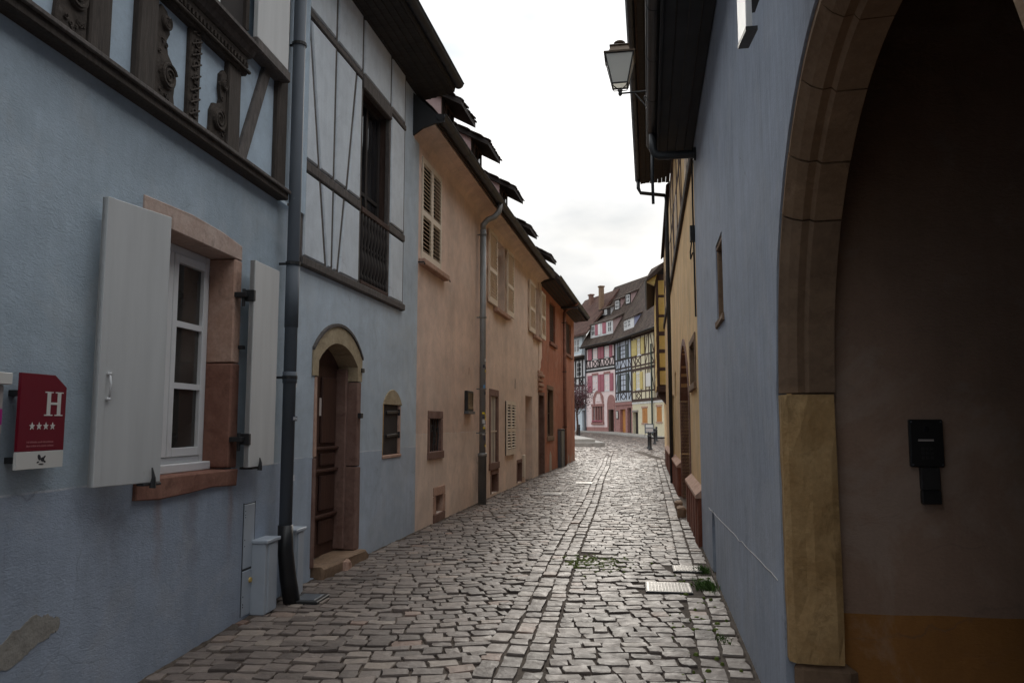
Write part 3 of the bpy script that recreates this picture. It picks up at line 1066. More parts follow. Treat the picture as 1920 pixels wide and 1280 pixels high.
# upper storey, jettied
MB().box(-13, -.55, -.10, .25, 3.545, 3.635, .008).build('sill_beam', 'old_timber', A)
MB().box(-13, -.55, -.125, -.10, 3.60, 3.632, .006).build('sill_moulding', 'grey_timber', A)
wall_mesh(-13, 0, 3.56, 6.6, [(-3.35, -1.46, 4.70, 6.1)], y=-.04, depth=.2).build('upper_wall', 'blue_infill', A)
for a, b, z0, z1 in ((-3.31, -3.12, 3.638, 4.30), (-2.865, -2.66, 3.638, 4.30), (-1.705, -1.50, 3.638, 4.32), (-.80, -.60, 3.638, 6.4), (-4.6, -4.42, 3.638, 4.30), (-1.44, -1.40, 4.7, 6.4)):
    MB().box(a, b, -.085, .05, z0, z1, .012).rough(.006, int(a * -100)).build('post', 'old_timber', A)
MB().beam((-1.42, 3.64), (-1.0, 4.56), .13, -.075, .05, .008).rough(.004, 2).build('brace', 'grey_timber', A)
tr = MB().box(-13, -1.43, -.10, .05, 4.31, 4.47, .012).build('rail', 'old_timber', A)
mb = MB()
x = -4.6
while x < -1.46:
    mb.box(x, x + .022, -.118, -.10, 4.365, 4.41, .003)
    x += .052
mb.box(-4.8, -1.43, -.13, -.10, 4.325, 4.35, .006)
mb.build('dentils', 'carved_timber', tr)
MB().prismx([(-.10, 4.47), (-.13, 4.48), (-.15, 4.52), (-.20, 4.535), (-.20, 4.56), (.05, 4.60), (.05, 4.47)], -6, -1.40).build('window_sill', 'grey_timber', A)
MB().box(-1.41, -.735, -.16, .05, 4.56, 4.665, .012).rough(.006, 9).build('rail', 'grey_timber', A)
# carved pieces
def spiral(mb, cx, cz, r, turns, y, th, flip=1, start=0.0):
    pts = []
    N = int(18 * turns)
    for k in range(N + 1):
        a = start + flip * 2 * math.pi * turns * k / N
        rr = r * (1 - .86 * k / N)
        pts.append((cx + rr * math.cos(a), y, cz + rr * math.sin(a)))
    mb.tube(pts, [th * (1 - .45 * k / N) for k in range(N + 1)], 6)
def carved(xs, zs, plate, spirals, extra=0, seed=1):
    mb = MB()
    mb.prism(plate, -.07, .0, .008)
    for (cx, cz, r, f, st) in spirals:
        mb.tube([(cx, -.07, cz), (cx, -.088, cz)], [r * 1.02, r * .95], 18)
        spiral(mb, cx, cz, r, 2.2, -.088, r * .16, f, st)
    rd = random.Random(seed)
    for k in range(extra):
        x, z = rd.uniform(*xs), rd.uniform(*zs)
        r = rd.uniform(.012, .022)
        spiral(mb, x, z, r, 1.2, -.075, .006, rd.choice((-1, 1)), rd.uniform(0, 6))
    return mb.build('carving', 'carved_timber', A, smooth=False)
carved((-3.52, -3.34), (3.65, 3.74), [(-3.565, 3.64), (-3.315, 3.64), (-3.315, 4.0), (-3.36, 4.06), (-3.47, 4.04), (-3.53, 3.95), (-3.55, 3.8)], [(-3.415, 3.88, .085, 1, .5)], 9, 2)
carved((-3.95, -3.75), (3.64, 3.68), [(-4.05, 3.64), (-3.74, 3.64), (-3.76, 3.70), (-3.86, 3.74), (-4.05, 3.76)], [], 8, 3)
carved((-2.62, -2.50), (3.65, 4.2), [(-2.655, 3.64), (-2.40, 3.64), (-2.42, 3.72), (-2.405, 3.84), (-2.44, 3.93), (-2.52, 3.97), (-2.545, 4.06), (-2.51, 4.12), (-2.505, 4.20), (-2.54, 4.26), (-2.60, 4.28), (-2.655, 4.2)],
       [(-2.515, 3.82, .088, 1, 0.4), (-2.56, 4.17, .05, -1, 1.0)], 10, 4)
carved((-1.88, -1.72), (3.65, 4.1), [(-1.93, 3.64), (-1.705, 3.64), (-1.705, 4.2), (-1.75, 4.22), (-1.80, 4.17), (-1.805, 4.06), (-1.785, 3.98), (-1.80, 3.93), (-1.88, 3.91), (-1.92, 3.84), (-1.92, 3.74)],
       [(-1.825, 3.80, .085, -1, 1.2), (-1.755, 4.10, .045, 1, 0.2)], 9, 5)
mb = MB().box(-2.245, -2.10, -.075, .0, 3.638, 4.31, .01)
zz = 3.68
k = 0
while zz < 4.28:
    spiral(mb, -2.172, zz + .035, .042, 1.4, -.08, .009, 1 if k % 2 else -1, k * 1.1)
    mb.tube([(-2.235, -.08, zz), (-2.172, -.086, zz + .035), (-2.11, -.08, zz + .07)], .008, 5)
    zz += .085
    k += 1
mb.build('carved_post', 'carved_timber', A)
# upstairs window, curtain strip and shutter
simple_window(A, -3.35, -1.46, 4.62, 6.1, .05, 'white_paint', 'dark_glass', 4, 3, .06, .05)
MB().box(-2.0, -1.87, -.08, .04, 4.605, 6.1, .006).build('mullion', 'white_paint', A)
MB().box(-1.86, -1.46, -.06, .04, 4.605, 6.3, .008).build('post', 'black_timber', A)  # black box stands in for the dark, unlit part of the window
MB().box(-1.385, -.76, -.15, -.11, 4.668, 6.25, .004).build('shutter', 'grey_paint', A)
MB().prismx([(-.55, 6.55), (-.55, 6.62), (4.0, 10.6), (4.0, 10.5)], -13, -.3).build('roof', 'tile_dark', A)
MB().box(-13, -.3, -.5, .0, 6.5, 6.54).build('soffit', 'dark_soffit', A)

# ------------------------------------------------------------------ hotel plate and its neighbour
frame_rot = math.atan2(1.0, .1184)
def on_A(x, out, z):
    ca, sa = math.cos(frame_rot), math.sin(frame_rot)
    return (J[0] + x * ca + out * sa, J[1] + x * sa - out * ca, z)
sg = thing('hotel_sign', 'dark red hotel plaque with big H and four stars beside the grey shutter', 'sign', on_A(-3.485, .07, 1.32), frame_rot)
MB().prism([(-.165, .088), (.165, .088), (.165, .415), (.075, .475), (-.165, .475)], -.008, .008, .001).build('red_plate', 'sign_red', sg)
MB().box(-.168, .165, -.009, .008, 0, .086, .001).build('white_plate', 'sign_white', sg)
mb = MB()
hx0, hx1, hz0, hz1 = .0, .145, .265, .388
for xa in (.022, .098):
    mb.box(xa, xa + .026, -.0098, -.0078, hz0, hz1)
    mb.box(xa - .017, xa + .043, -.0099, -.0079, hz0, hz0 + .006).box(xa - .017, xa + .043, -.0099, -.0079, hz1 - .006, hz1)
mb.box(.047, .1, -.0097, -.0079, .322, .334)
mb.build('letter_h', 'sign_white', sg)
for k in range(4):
    cx, cz = -.075 + k * .049, .212
    pts = []
    for j in range(10):
        r = .0205 if j % 2 == 0 else .0085
        a = math.pi / 2 + j * math.pi / 5
        pts.append((cx + r * math.cos(a), cz + r * math.sin(a)))
    MB().prism(pts, -.0098, -.0078).build('star', 'sign_white', sg)
rd = random.Random(5)
for zz in (.128, .109):
    mb = MB()
    x = -.105
    while x < .085:
        w = rd.uniform(.003, .007)
        mb.box(x, x + w, -.0092, -.0078, zz, zz + rd.uniform(.007, .010))
        x += w + rd.choice((.0022, .0022, .005))
    mb.build('small_print', 'sign_faint', sg)
mb = MB()
for (cx, cz, rx, rz, a) in ((-.012, .056, .010, .016, .5), (.012, .045, .012, .011, -.6), (.022, .054, .014, .005, .7), (-.02, .032, .008, .004, .3), (.028, .034, .008, .005, -.5), (.004, .022, .018, .003, 0)):
    pts = [(cx + rx * math.cos(t) * math.cos(a) - rz * math.sin(t) * math.sin(a), cz + rx * math.cos(t) * math.sin(a) + rz * math.sin(t) * math.cos(a)) for t in [k * math.pi / 6 for k in range(12)]]
    mb.prism(pts, -.0105, -.0085)
mb.build('emblem', 'sign_dark', sg)
for a_ in (-.15, .10):
    for z_ in (.03, .36):
        MB().box(a_, a_ + .045, .008, .07, z_, z_ + .03).build('standoff', 'iron', sg)
s2 = thing('wall_plaque', 'white plaque with magenta and navy bands at the left edge, beside the red plaque', 'plaque', on_A(-3.86, .03, 1.38), frame_rot)
MB().box(-.14, .145, -.012, .03, 0, .35, .004).build('plate', 'sign_grey', s2)
MB().box(-.145, .165, -.04, .0, .352, .41, .004).build('cap', 'sign_white', s2)
MB().box(-.14, .140, -.0145, -.011, .16, .235).build('magenta_band', 'magenta', s2)
MB().box(-.14, .135, -.0145, -.011, .085, .12).build('navy_band', 'navy', s2)

# ------------------------------------------------------------------ downpipe between the two blue houses
ff = lambda x, o, z: on_A(x, o, z)
dp = thing('downpipe', 'grey painted downpipe with black foot between the two blue houses', 'downpipe', ff(-.48, .13, 0), frame_rot)
MB().lathe([(.056, .62), (.056, 6.9)], 0, 0, 18).build('pipe', 'pipe_paint', dp, True)
MB().lathe([(.063, 1.9), (.063, 2.0)], 0, 0, 18).build('sleeve', 'pipe_paint', dp, True)
MB().lathe([(.061, 2.40), (.061, 2.95)], 0, 0, 18).build('sleeve', 'pipe_paint', dp, True)
MB().tube([(0, 0, .66), (0, -.005, .45), (.02, -.03, .2), (.05, -.07, -.06)], [.066, .067, .072, .075], 18).build('foot', 'black_plastic', dp, True)
for zz in (2.98, 1.95, 5.05):
    bracket_ring(dp, 0, 0, zz, .060)
MB().box(-.052, .052, -.0602, -.05, 1.565, 1.605).build('sticker', 'sticker_dark', dp)
lettering('ADN', 'sticker_lettering', 'sticker_white', dp, (0, -.0608, 1.572), .038)
for (x, z, w, h, m) in ((.03, 1.86, .03, .05, 'sticker_white'), (.018, 1.04, .05, .05, 'sticker_white'), (.03, 1.05, .02, .03, 'sticker_blue')):
    MB().box(x - w / 2, x + w / 2, -.0592 + abs(x) * .25, -.05, z, z + h).build('sticker', m, dp)
for k, (x, o_, h, lab) in enumerate(((-.735, .0, .575, 'pale grey blue conduit box in front of the black downpipe foot, wider of two'), (-.13, .0, .58, 'narrow pale conduit box behind the black downpipe foot'))):
    cb = thing('conduit_box', lab, 'box', ff(x, o_, -.02), frame_rot, 'boxes beside the downpipe foot')
    w = .125 if k == 0 else .11
    MB().box(-w, w, -.125, .0, .0, h, .006).box(-w + .05, w - .05, -.135, -.12, .01, h - .01, .004).build('cover', 'box_grey', cb)
    MB().box(-w - .012, w + .012, -.145, .0, h, h + .03, .006).build('cap', 'box_grey', cb)
dg = thing('drain_grate', 'small dark square drain lid at the foot of the downpipe', 'drain', (-1.79, 7.12, .006), frame_rot)
MB().box(-.16, .16, -.13, .13, -.03, .012, .006).build('frame', 'iron', dg)
MB().box(-.12, .12, -.09, .09, .01, .016, .003).build('lid', 'zinc', dg)

# ------------------------------------------------------------------ second blue house
B = facade('timbered_house', 'pale blue house with white panelled timber upstairs and arched stone doorway', 'house', J, DL2)
wall_mesh(0, 3.92, -.5, 3.075, [(.42, 1.63, .02, 2.46, .27, .12), (2.49, 3.21, 1.11, 1.97, .20, .18)], depth=.24).build('wall', 'pale_blue_plaster', B)
wall_mesh(3.14, 3.92, 3.075, 6.4, [], depth=.2).build('corner_wall', 'pale_blue_plaster', B)
MB().add([(3.92, 0, 3), (3.92, 5, 3), (3.92, 5, 9.5), (3.92, 0, 6.45), (3.92, 5, -.4), (3.92, 0, -.4)], [(0, 1, 2, 3), (0, 1, 4, 5)]).build('side_wall', 'pale_blue_plaster', B)
# doorway: arched head of yellow stone, red brown jambs
N = 14
outer = [(.335 + (1.70 - .335) * k / N, 0) for k in range(N + 1)]
outer = [(x, arch_z(x, .335, 1.70, 2.27, .31)) for x, _ in outer]
inner = [(.472 + (1.558 - .472) * k / N, 0) for k in range(N + 1)]
inner = [(x, arch_z(x, .472, 1.558, 2.18, .22)) for x, _ in inner]
head = [(.335, 2.02)] + outer + [(1.70, 2.02), (1.558, 2.02)] + inner[::-1] + [(.472, 2.02)]
MB().prism(head, -.014, .30, 0).rough(.002, 3).build('door_head', 'pale_sandstone', B)
MB().prism([(x, z + .005) for x, z in outer] + [(x, z + .035) for x, z in outer[::-1]], -.03, .01).build('drip_mould', 'grey_timber', B)
for a, b, zz0, zz1, mt in ((1.558, 1.70, .12, 1.05, 'brown_sandstone'), (1.56, 1.695, 1.055, 2.016, 'brown_sandstone'), (.40, .472, .12, 1.2, 'brown_sandstone'), (.402, .47, 1.205, 2.016, 'pink_sandstone')):
    MB().box(a, b, -.012, .24, zz0, zz1, .012).rough(.004, int(zz0 * 90)).build('jamb_stone', mt, B)
MB().box(1.50, 1.558, .10, .24, .14, 2.16, .01).build('door_rebate', 'brown_sandstone', B)
door = MB().prism([(.47, .12), (1.55, .12), (1.55, 2.2)] + [p for p in inner[::-1]] + [(.47, 2.2)], .22, .27).build('door', 'door_wood', B)
for (a, b, c_, d_) in ((.58, .98, .25, .50), (.58, .98, .60, .98), (.58, .98, 1.08, 1.22), (.58, .98, 1.32, 2.05), (1.06, 1.46, .25, .50), (1.06, 1.46, .60, .98), (1.06, 1.46, 1.08, 1.22), (1.06, 1.46, 1.32, 2.05)):
    MB().box(a, b, .195, .222, c_, d_, .018).build('door_panel', 'door_wood', door)
for zz in (.545, 1.03, 1.27):
    MB().box(.50, 1.52, .175, .222, zz - .02, zz + .02, .012).build('door_rail', 'door_wood', door)
MB().tube([(.62, .19, 1.15), (.62, .15, 1.15), (.70, .15, 1.15)], .011, 8).build('handle', 'iron', door)
MB().box(.505, .55, -.018, -.0135, 1.62, 1.80).build('name_plate', 'sign_grey', B)
MB().box(1.585, 1.665, -.05, -.01, 1.60, 1.66, .006).build('bell_box', 'iron', B)
MB().box(1.66, 1.74, -.03, .0, 2.13, 2.18, .004).build('hook', 'iron', B)
MB().prism([(.50, -.1), (1.78, -.1), (1.80, .05), (1.70, .115), (1.2, .12), (1.05, .10), (.50, .12)], -.10, .24, .015).rough(.006, 2).build('threshold', 'dull_sandstone', B)
MB().prism([(1.0, -.02), (1.16, -.02), (1.17, .07), (1.10, .11), (1.02, .09)], -.15, -.10, .02).rough(.006, 7).build('broken_stone', 'pink_sandstone', B)
# small iron shuttered opening
N = 12
o2 = [(2.455 + .79 * k / N) for k in range(N + 1)]
i2 = [(2.51 + .68 * k / N) for k in range(N + 1)]
ringp = [(2.47, 1.16)] + [(x, arch_z(x, 2.455, 3.245, 1.78, .22)) for x in o2] + [(3.26, 1.16), (3.17, 1.10), (2.60, 1.10)]
opening = [(2.53, 1.20), (2.53, 1.86), (3.08, 1.86), (3.16, 1.80), (3.16, 1.20)]
MB().prism([(2.47, 1.78), (3.25, 1.78)] + [(x, arch_z(x, 2.47, 3.25, 1.78, .20)) for x in o2[::-1] if 2.48 < x < 3.24], -.01, .15, .006).build('arch_stone', 'pale_sandstone', B)
MB().box(3.15, 3.22, -.004, .15, 1.14, 1.775, .01).rough(.006, 5).build('jamb_stone', 'pink_sandstone', B)
MB().box(2.475, 2.505, -.004, .15, 1.14, 1.775, .008).rough(.006, 6).build('jamb_stone', 'yellow_sandstone', B)
MB().box(2.47, 3.235, -.012, .15, 1.095, 1.138, .008).build('sill', 'pink_sandstone', B)
MB().box(2.50, 3.20, .15, .16, 1.14, 1.97).build('back', 'dark_room', B)
sh = MB().box(2.51, 3.14, .02, .045, 1.14, 1.85, .004).rough(.002, 2).build('iron_shutter', 'black_timber', B)
for zz in (1.36, 1.66):
    MB().prism([(2.66, zz), (3.15, zz + .012), (3.16, zz + .05), (2.66, zz + .035)], .004, .022, .002).build('strap_hinge', 'iron', sh)
    MB().lathe([(.018, zz - .015), (.018, zz + .07)], 3.165, .01, 8).build('hinge_pin', 'iron', sh)
# panelled timber storey: recessed beams, proud plaster panels
MB().box(-.06, 1.51, .02, .12, 3.0, 6.45).box(2.52, 3.14, .02, .12, 3.0, 6.45).box(1.51, 2.52, .02, .12, 5.52, 6.45).build('frame_back', 'brown_timber', B)
def Bbeam(p, q, w, out=.022, mt='grey_timber'):
    MB().beam(p, q, w, -out, .03, .006).build('timber', mt, B)
MB().box(-.06, 3.18, -.055, .03, 3.06, 3.15, .012).rough(.004, 2).build('bottom_rail', 'grey_timber', B)
for a, b in ((-.06, 1.5), (2.53, 3.18)):
    MB().box(a, b, -.04, .03, 4.02, 4.115, .012).rough(.005, 3).build('middle_rail', 'grey_timber', B)
    MB().box(a, b, -.036, .03, 5.60, 5.68, .012).rough(.005, 4).build('upper_rail', 'grey_timber', B)
MB().box(1.5, 2.53, -.05, .03, 5.50, 5.68, .012).build('window_head', 'grey_timber', B)
for p, q, w in (((-.03, 3.15), (-.03, 6.4), .05), ((.705, 3.15), (.71, 6.4), .05), ((1.50, 3.15), (1.50, 6.4), .06), ((2.53, 3.15), (2.53, 6.4), .06), ((3.14, 3.15), (3.14, 6.4), .05),
                ((.0, 5.58), (.33, 4.12), .05), ((1.31, 5.58), (1.07, 4.12), .05), ((.36, 4.02), (.55, 3.15), .05), ((1.01, 4.02), (.86, 3.15), .05)):
    Bbeam(p, q, w)
panels = [[(.01, 4.14), (.29, 4.14), (.02, 5.36)], [(.36, 4.14), (.67, 4.14), (.672, 5.585), (.055, 5.585)], [(.74, 4.14), (1.03, 4.14), (1.27, 5.585), (.743, 5.585)],
          [(1.105, 4.14), (1.465, 4.14), (1.465, 5.585), (1.35, 5.585)], [(.01, 3.165), (.51, 3.165), (.325, 4.0), (.01, 4.0)], [(.585, 3.165), (.67, 3.165), (.67, 4.0), (.40, 4.0)],
          [(.74, 3.165), (.825, 3.165), (.97, 4.0), (.74, 4.0)], [(.90, 3.165), (1.465, 3.165), (1.465, 4.0), (1.05, 4.0)], [(2.57, 4.14), (3.11, 4.14), (3.11, 5.585), (2.57, 5.585)],
          [(2.57, 3.165), (3.11, 3.165), (3.11, 4.0), (2.57, 4.0)], [(.01, 5.70), (.675, 5.70), (.675, 6.40), (.01, 6.40)], [(.745, 5.70), (1.465, 5.70), (1.465, 6.40), (.745, 6.40)],
          [(1.535, 5.70), (2.495, 5.70), (2.495, 6.40), (1.535, 6.40)], [(2.565, 5.70), (3.11, 5.70), (3.11, 6.40), (2.565, 6.40)]]
for pl in panels:
    MB().prism(pl, -.034, .02, .014).build('infill_panel', 'panel_plaster', B)
# tall window with turned balusters
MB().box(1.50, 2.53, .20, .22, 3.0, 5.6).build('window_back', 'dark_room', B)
simple_window(B, 1.54, 2.49, 3.16, 5.51, .10, 'black_timber', 'dark_glass', 2, 2, .06, .05)
MB().box(1.53, 2.50, -.045, .03, 4.0, 4.075, .01).build('baluster_rail', 'brown_timber', B)
MB().box(1.53, 2.50, -.04, .03, 3.152, 3.20, .008).build('baluster_foot', 'brown_timber', B)
bal = MB().lathe([(.03, 0), (.03, .06), (.018, .09), (.036, .17), (.042, .25), (.03, .33), (.018, .38), (.03, .41), (.018, .44), (.032, .53), (.036, .6), (.022, .68), (.03, .72), (.03, .80)], 0, 0, 10).mesh('baluster', True)
for k in range(9):
    put(bal, 'baluster', 'black_timber', B, (1.585 + k * .107, -.008, 3.20))
# broad eave
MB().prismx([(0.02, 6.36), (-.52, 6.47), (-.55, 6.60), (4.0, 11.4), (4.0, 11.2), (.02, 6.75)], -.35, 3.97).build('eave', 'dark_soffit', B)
for k in range(6):
    y0 = -.50 + k * .085
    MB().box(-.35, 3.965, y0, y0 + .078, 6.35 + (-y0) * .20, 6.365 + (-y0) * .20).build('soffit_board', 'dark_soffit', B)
gutter(-.35, 4.0, -.58, 6.60, .075, 'gutter', B, 'dark_zinc')
mb = MB()
for k in range(22):
    mb.prismx([(-.60, 6.61 + .0), (-.60, 6.63), (-.3, 6.93), (-.3, 6.91)], -.33 + k * .195, -.33 + k * .195 + .18)
stuff(mb.build('roof_tiles', 'tile_dark', B))

# ------------------------------------------------------------------ peach houses
def tile_strip(parent, x0, x1, y_e, z_e, slope, rows, name='roof_tiles', seed=0, mat='tile_dark'):
    """courses of plain tiles with rounded tails, laid from the eave upward"""
    rd = random.Random(seed)
    mb = MB()
    for r_ in range(rows):
        ya = y_e + r_ * .145
        x = x0 - (.09 if r_ % 2 else 0)
        while x < x1:
            w = .172
            j = rd.gauss(0, .006)
            z0_ = z_e + (ya - y_e) * slope + rd.gauss(0, .006)
            y1_ = ya + .26
            z1_ = z0_ + .26 * slope - .018
            prof = [(0, .04), (.03, .012), (w / 2, 0), (w - .03, .012), (w, .04)]
            top = [(x + px, ya + py + j, z0_ + py * slope + .018) for px, py in prof] + [(x + w, y1_, z1_ + .018), (x, y1_, z1_ + .018)]
            bot = [(a, b, c - .018) for a, b, c in top]
            n = 7
            mb.add(top + bot, [tuple(range(n)), tuple(range(2 * n - 1, n - 1, -1))] + [(k, n + k, n + (k + 1) % n, (k + 1) % n) for k in range(n)])
            x += w + .006
    return stuff(mb.build(name, mat, parent))


def dormer(parent, x0, x1, ze, seed, mat='pink_paint', cheek='pale_pink_cheek', ye=.0):
    """shed dormer: front with window, cheeks, tiled roof"""
    w = x1 - x0
    roofs = lambda y: 5.95 + 1.1 * (y + .36)
    yf = ye + .42
    ztop = ze + (yf - ye) * .56
    yb = 2.1
    d = MB().box(x0 + .16, x1 - .16, yf, yf + .1, roofs(yf) - .2, ztop - .03, .01).build('dormer', 'black_timber', parent)
    simple_window(d, x0 + .3, x1 - .3, ztop - .75, ztop - .14, yf - .03, 'brown_timber', 'dark_glass', 2, 1, .05, .035, 'dormer_window')
    for a in (x0 + .12, x1 - .17):
        MB().prismx([(yf + .02, roofs(yf) - .3), (yf + .02, ztop - .05), (yb, ze + (yb - ye) * .56 - .06), (yb, roofs(yb) - .2)], a, a + .05).build('dormer_cheek', cheek, d)
    MB().prismx([(ye + .02, ze - .10), (ye + .02, ze - .004), (yb + .3, ze + (yb + .3 - ye) * .56 - .004), (yb + .3, ze + (yb + .3 - ye) * .56 - .13)], x0 + .01, x1 - .01).build('dormer_deck', 'black_timber', d)
    tile_strip(d, x0, x1, ye - .02, ze, .56, 13, 'dormer_tiles', seed)
    return d


D3 = (P4[0] - P3[0], P4[1] - P3[1])
P = facade('peach_house', 'orange peach plastered house next to the pale blue one, closed louvred shutters upstairs', 'house', P3, D3)
L3 = math.hypot(*D3)
wall_mesh(0, L3, -.5, 5.95, [(.14, 1.26, 3.97, 5.55, 0, .12), (.72, 1.37, 1.10, 1.62, 0, .2), (1.08, 1.52, .14, .42, 0, .25)], depth=.2).build('wall', 'peach_plaster', P)
# cove under the eave
MB().prismx([(.01, 5.66), (-.05, 5.78), (-.15, 5.85), (-.30, 5.88), (-.30, 5.93), (.01, 5.93)], -.27, L3 + .0).build('cove', 'peach_plaster', P)
MB().prismx([(-.36, 5.86), (-.36, 5.95), (4.2, 10.97), (4.2, 10.8), (.0, 6.2)], -.27, L3).build('roof', 'tile_dark', P)
MB().prismx([(.06, 5.66), (-.15, 5.80), (-.34, 5.86), (-.47, 5.86), (-.47, 5.98), (-.35, 6.0), (.06, 6.4)], -.33, -.28).build('verge_board', 'soffit_paint', P)
gutter(-.34, L3, -.42, 5.97, .078, 'gutter', P)
tile_strip(P, 0, L3, -.42, 5.975, 1.1, 3, 'eave_tiles', 4)
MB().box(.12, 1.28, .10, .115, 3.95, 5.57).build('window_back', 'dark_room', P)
louvre_shutter(P, .15, .70, 3.98, 5.55, .0)
louvre_shutter(P, .705, 1.255, 3.98, 5.55, .0)
MB().box(.04, 1.48, -.10, .08, 3.87, 3.965, .015).build('sill', 'pink_sandstone', P)
for x in (.02, 1.50):
    MB().tube([(x, 0, 3.90), (x, -.09, 3.90), (x + .04, -.09, 3.87)], .01, 6).build('shutter_hook', 'iron', P)
surround(P, .72, 1.37, 1.10, 1.62, .11, 'brown_sandstone', seed=3)
MB().box(.70, 1.39, .19, .2, 1.08, 1.64).build('pane', 'dark_glass', P)
mb = MB()
for k in range(5):
    x = .72 + .65 * (k + .5) / 5
    mb.tube([(x, .04, 1.10), (x + .03 * (-1) ** k, .03, 1.36), (x, .04, 1.62)], .009, 6)
for k in range(4):
    spiral(mb, .80 + k * .165, 1.25 + .2 * (k % 2), .06, 1.3, .035, .008, 1 if k % 2 else -1, k)
mb.build('window_grille', 'iron', P)
surround(P, 1.08, 1.52, .14, .42, .13, 'pink_sandstone', seed=8, sill=False)
MB().box(.96, 1.65, -.015, .2, .0, .135, .01).rough(.004, 1).build('vent_sill', 'brown_sandstone', P)
MB().box(1.06, 1.54, .24, .25, .12, .44).build('vent_back', 'dark_room', P)
MB().prism([(3.30, 2.45), (3.34, 2.43), (3.36, 2.56), (3.33, 2.6)], -.003, .0).build('scar', 'pink_sandstone', P)
for k, (xa, ze) in enumerate(((2.68, 7.50),)):
    dormer(P, xa, xa + 1.2, ze, 20 + k)
p3rot = math.atan2(D3[1], D3[0])
def on_P(x, out, z):
    ca, sa = math.cos(p3rot), math.sin(p3rot)
    return (P3[0] + x * ca + out * sa, P3[1] + x * sa - out * ca, z)
pl = thing('display_case', 'small dark framed display case on the peach wall beside the stickered downpipe', 'display case', on_P(3.22, 0, 1.73), p3rot)
MB().box(-.24, .24, -.06, -.001, .03, .40, .006).build('case', 'iron', pl)
MB().box(-.20, .20, -.064, -.058, .07, .36).build('pane', 'dark_glass', pl)
MB().box(-.26, .27, -.085, -.001, -.02, .028, .004).build('ledge', 'zinc', pl)

dp2 = thing('downpipe', 'tall grey downpipe covered in stickers on the peach house front', 'downpipe', on_P(3.98, .12, 0), p3rot)
MB().lathe([(.062, .92), (.062, 5.35)], 0, 0, 16).build('pipe', 'worn_zinc', dp2, True)
MB().lathe([(.082, -.05), (.082, .90), (.09, .90), (.09, .96), (.07, .97)], 0, 0, 16).build('foot', 'worn_zinc', dp2, True)
MB().tube([(0, 0, 5.33), (0, .0, 5.45), (.05, -.08, 5.56), (.15, -.2, 5.64), (.2, -.28, 5.76), (.2, -.30, 5.92)], .058, 12).build('swan_neck', 'worn_zinc', dp2, True)
for zz in (5.25, 3.6, 2.2, 1.35):
    bracket_ring(dp2, 0, 0, zz, .066, 'worn_zinc')
rd = random.Random(3)
for k in range(36):
    z = rd.uniform(1.05, 2.75)
    a = rd.uniform(-2.6, -.3)
    w, h = rd.uniform(.03, .07), rd.uniform(.03, .08)
    mt = rd.choice(['sticker_white', 'sticker_white', 'sticker_blue', 'sticker_dark', 'sticker_yellow', 'sticker_dark'])
    if k in (0, 1):
        mt, a, z, w, h = 'sticker_yellow', -1.4, (2.52, 1.62)[k], .09, .10
    mb = MB()
    for j in range(3):
        a0, a1 = a + (j - 1.5) * w / .063 / 3, a + (j - .5) * w / .063 / 3
        r_ = .0632 + k * .00003
        mb.add([(r_ * math.cos(a0), r_ * math.sin(a0), z), (r_ * math.cos(a1), r_ * math.sin(a1), z), (r_ * math.cos(a1), r_ * math.sin(a1), z + h), (r_ * math.cos(a0), r_ * math.sin(a0), z + h)], [(0, 1, 2, 3)])
    mb.build('sticker', mt, dp2)

D4 = (P5[0] - P4[0], P5[1] - P4[1])
L4 = math.hypot(*D4)
Q = facade('peach_house', 'pale beige peach house beyond the stickered downpipe with open louvred shutters', 'house', P4, D4)
wall_mesh(0, L4, -.5, 5.95, [(.80, 1.86, 4.06, 5.62, 0, .28), (6.22, 7.0, 4.04, 5.5, 0, .28), (.32, 1.02, .70, 2.12, 0, .2), (.42, 1.08, .06, .46, 0, .3), (3.5, 4.1, .06, .55, 0, .3), (4.73, 5.88, -.2, 2.27, 0, .35)], depth=.28).build('wall', 'pale_peach_plaster', Q)
MB().prism([(L4 - .02, 2.75), (L4 + .12, 2.9), (L4 + .10, 3.1), (L4 + .3, 3.2), (L4 + .28, 3.35), (L4 + .5, 3.5), (L4 + .52, 5.93), (L4 - .02, 5.93)], -.035, .05, .006).rough(.004, 5).build('plaster_lap', 'pale_peach_plaster', Q)
MB().prismx([(.01, 5.66), (-.05, 5.78), (-.15, 5.85), (-.30, 5.88), (-.30, 5.93), (.01, 5.93)], 0, L4 + .3).build('cove', 'pale_peach_plaster', Q)
MB().prismx([(-.36, 5.86), (-.36, 5.95), (4.2, 10.97), (4.2, 10.8), (.0, 6.2)], 0, L4 + .35).build('roof', 'tile_dark', Q)
gutter(0, L4 + .35, -.42, 5.97, .078, 'gutter', Q)
tile_strip(Q, 0, L4 + .3, -.42, 5.975, 1.1, 3, 'eave_tiles', 5)
for (xa, xb, ya) in ((-.10, .74, -.05), (1.92, 2.76, -.05), (5.20, 6.16, -.05), (7.06, 7.95, -.09)):
    louvre_shutter(Q, xa, xb, 4.06, 5.62 if xb < 3 else 5.48, ya, tilt=52, pitch=.066)   # folded back: the slats lean the other way
for xa, xb in ((.80, 1.86), (6.22, 7.0)):
    simple_window(Q, xa + .02, xb - .02, 4.08, 5.5 if xb < 3 else 5.42, .20, 'cream_paint', 'dark_glass', 2, 2, .06, .05)
    MB().box(xa - .2, xb + .25, -.10, .2, 3.95, 4.055, .015).build('sill', 'pink_sandstone', Q)
surround(Q, .32, 1.02, .70, 2.12, .14, 'brown_sandstone', seed=11, depth=.25)
MB().box(.30, 1.04, .19, .2, .68, 2.14).build('pane', 'dark_glass', Q)
for x in (.50, .66, .84):
    MB().tube([(x, .02, .70), (x, .02, 2.12)], .014, 8).build('bar', 'cream_paint', Q)
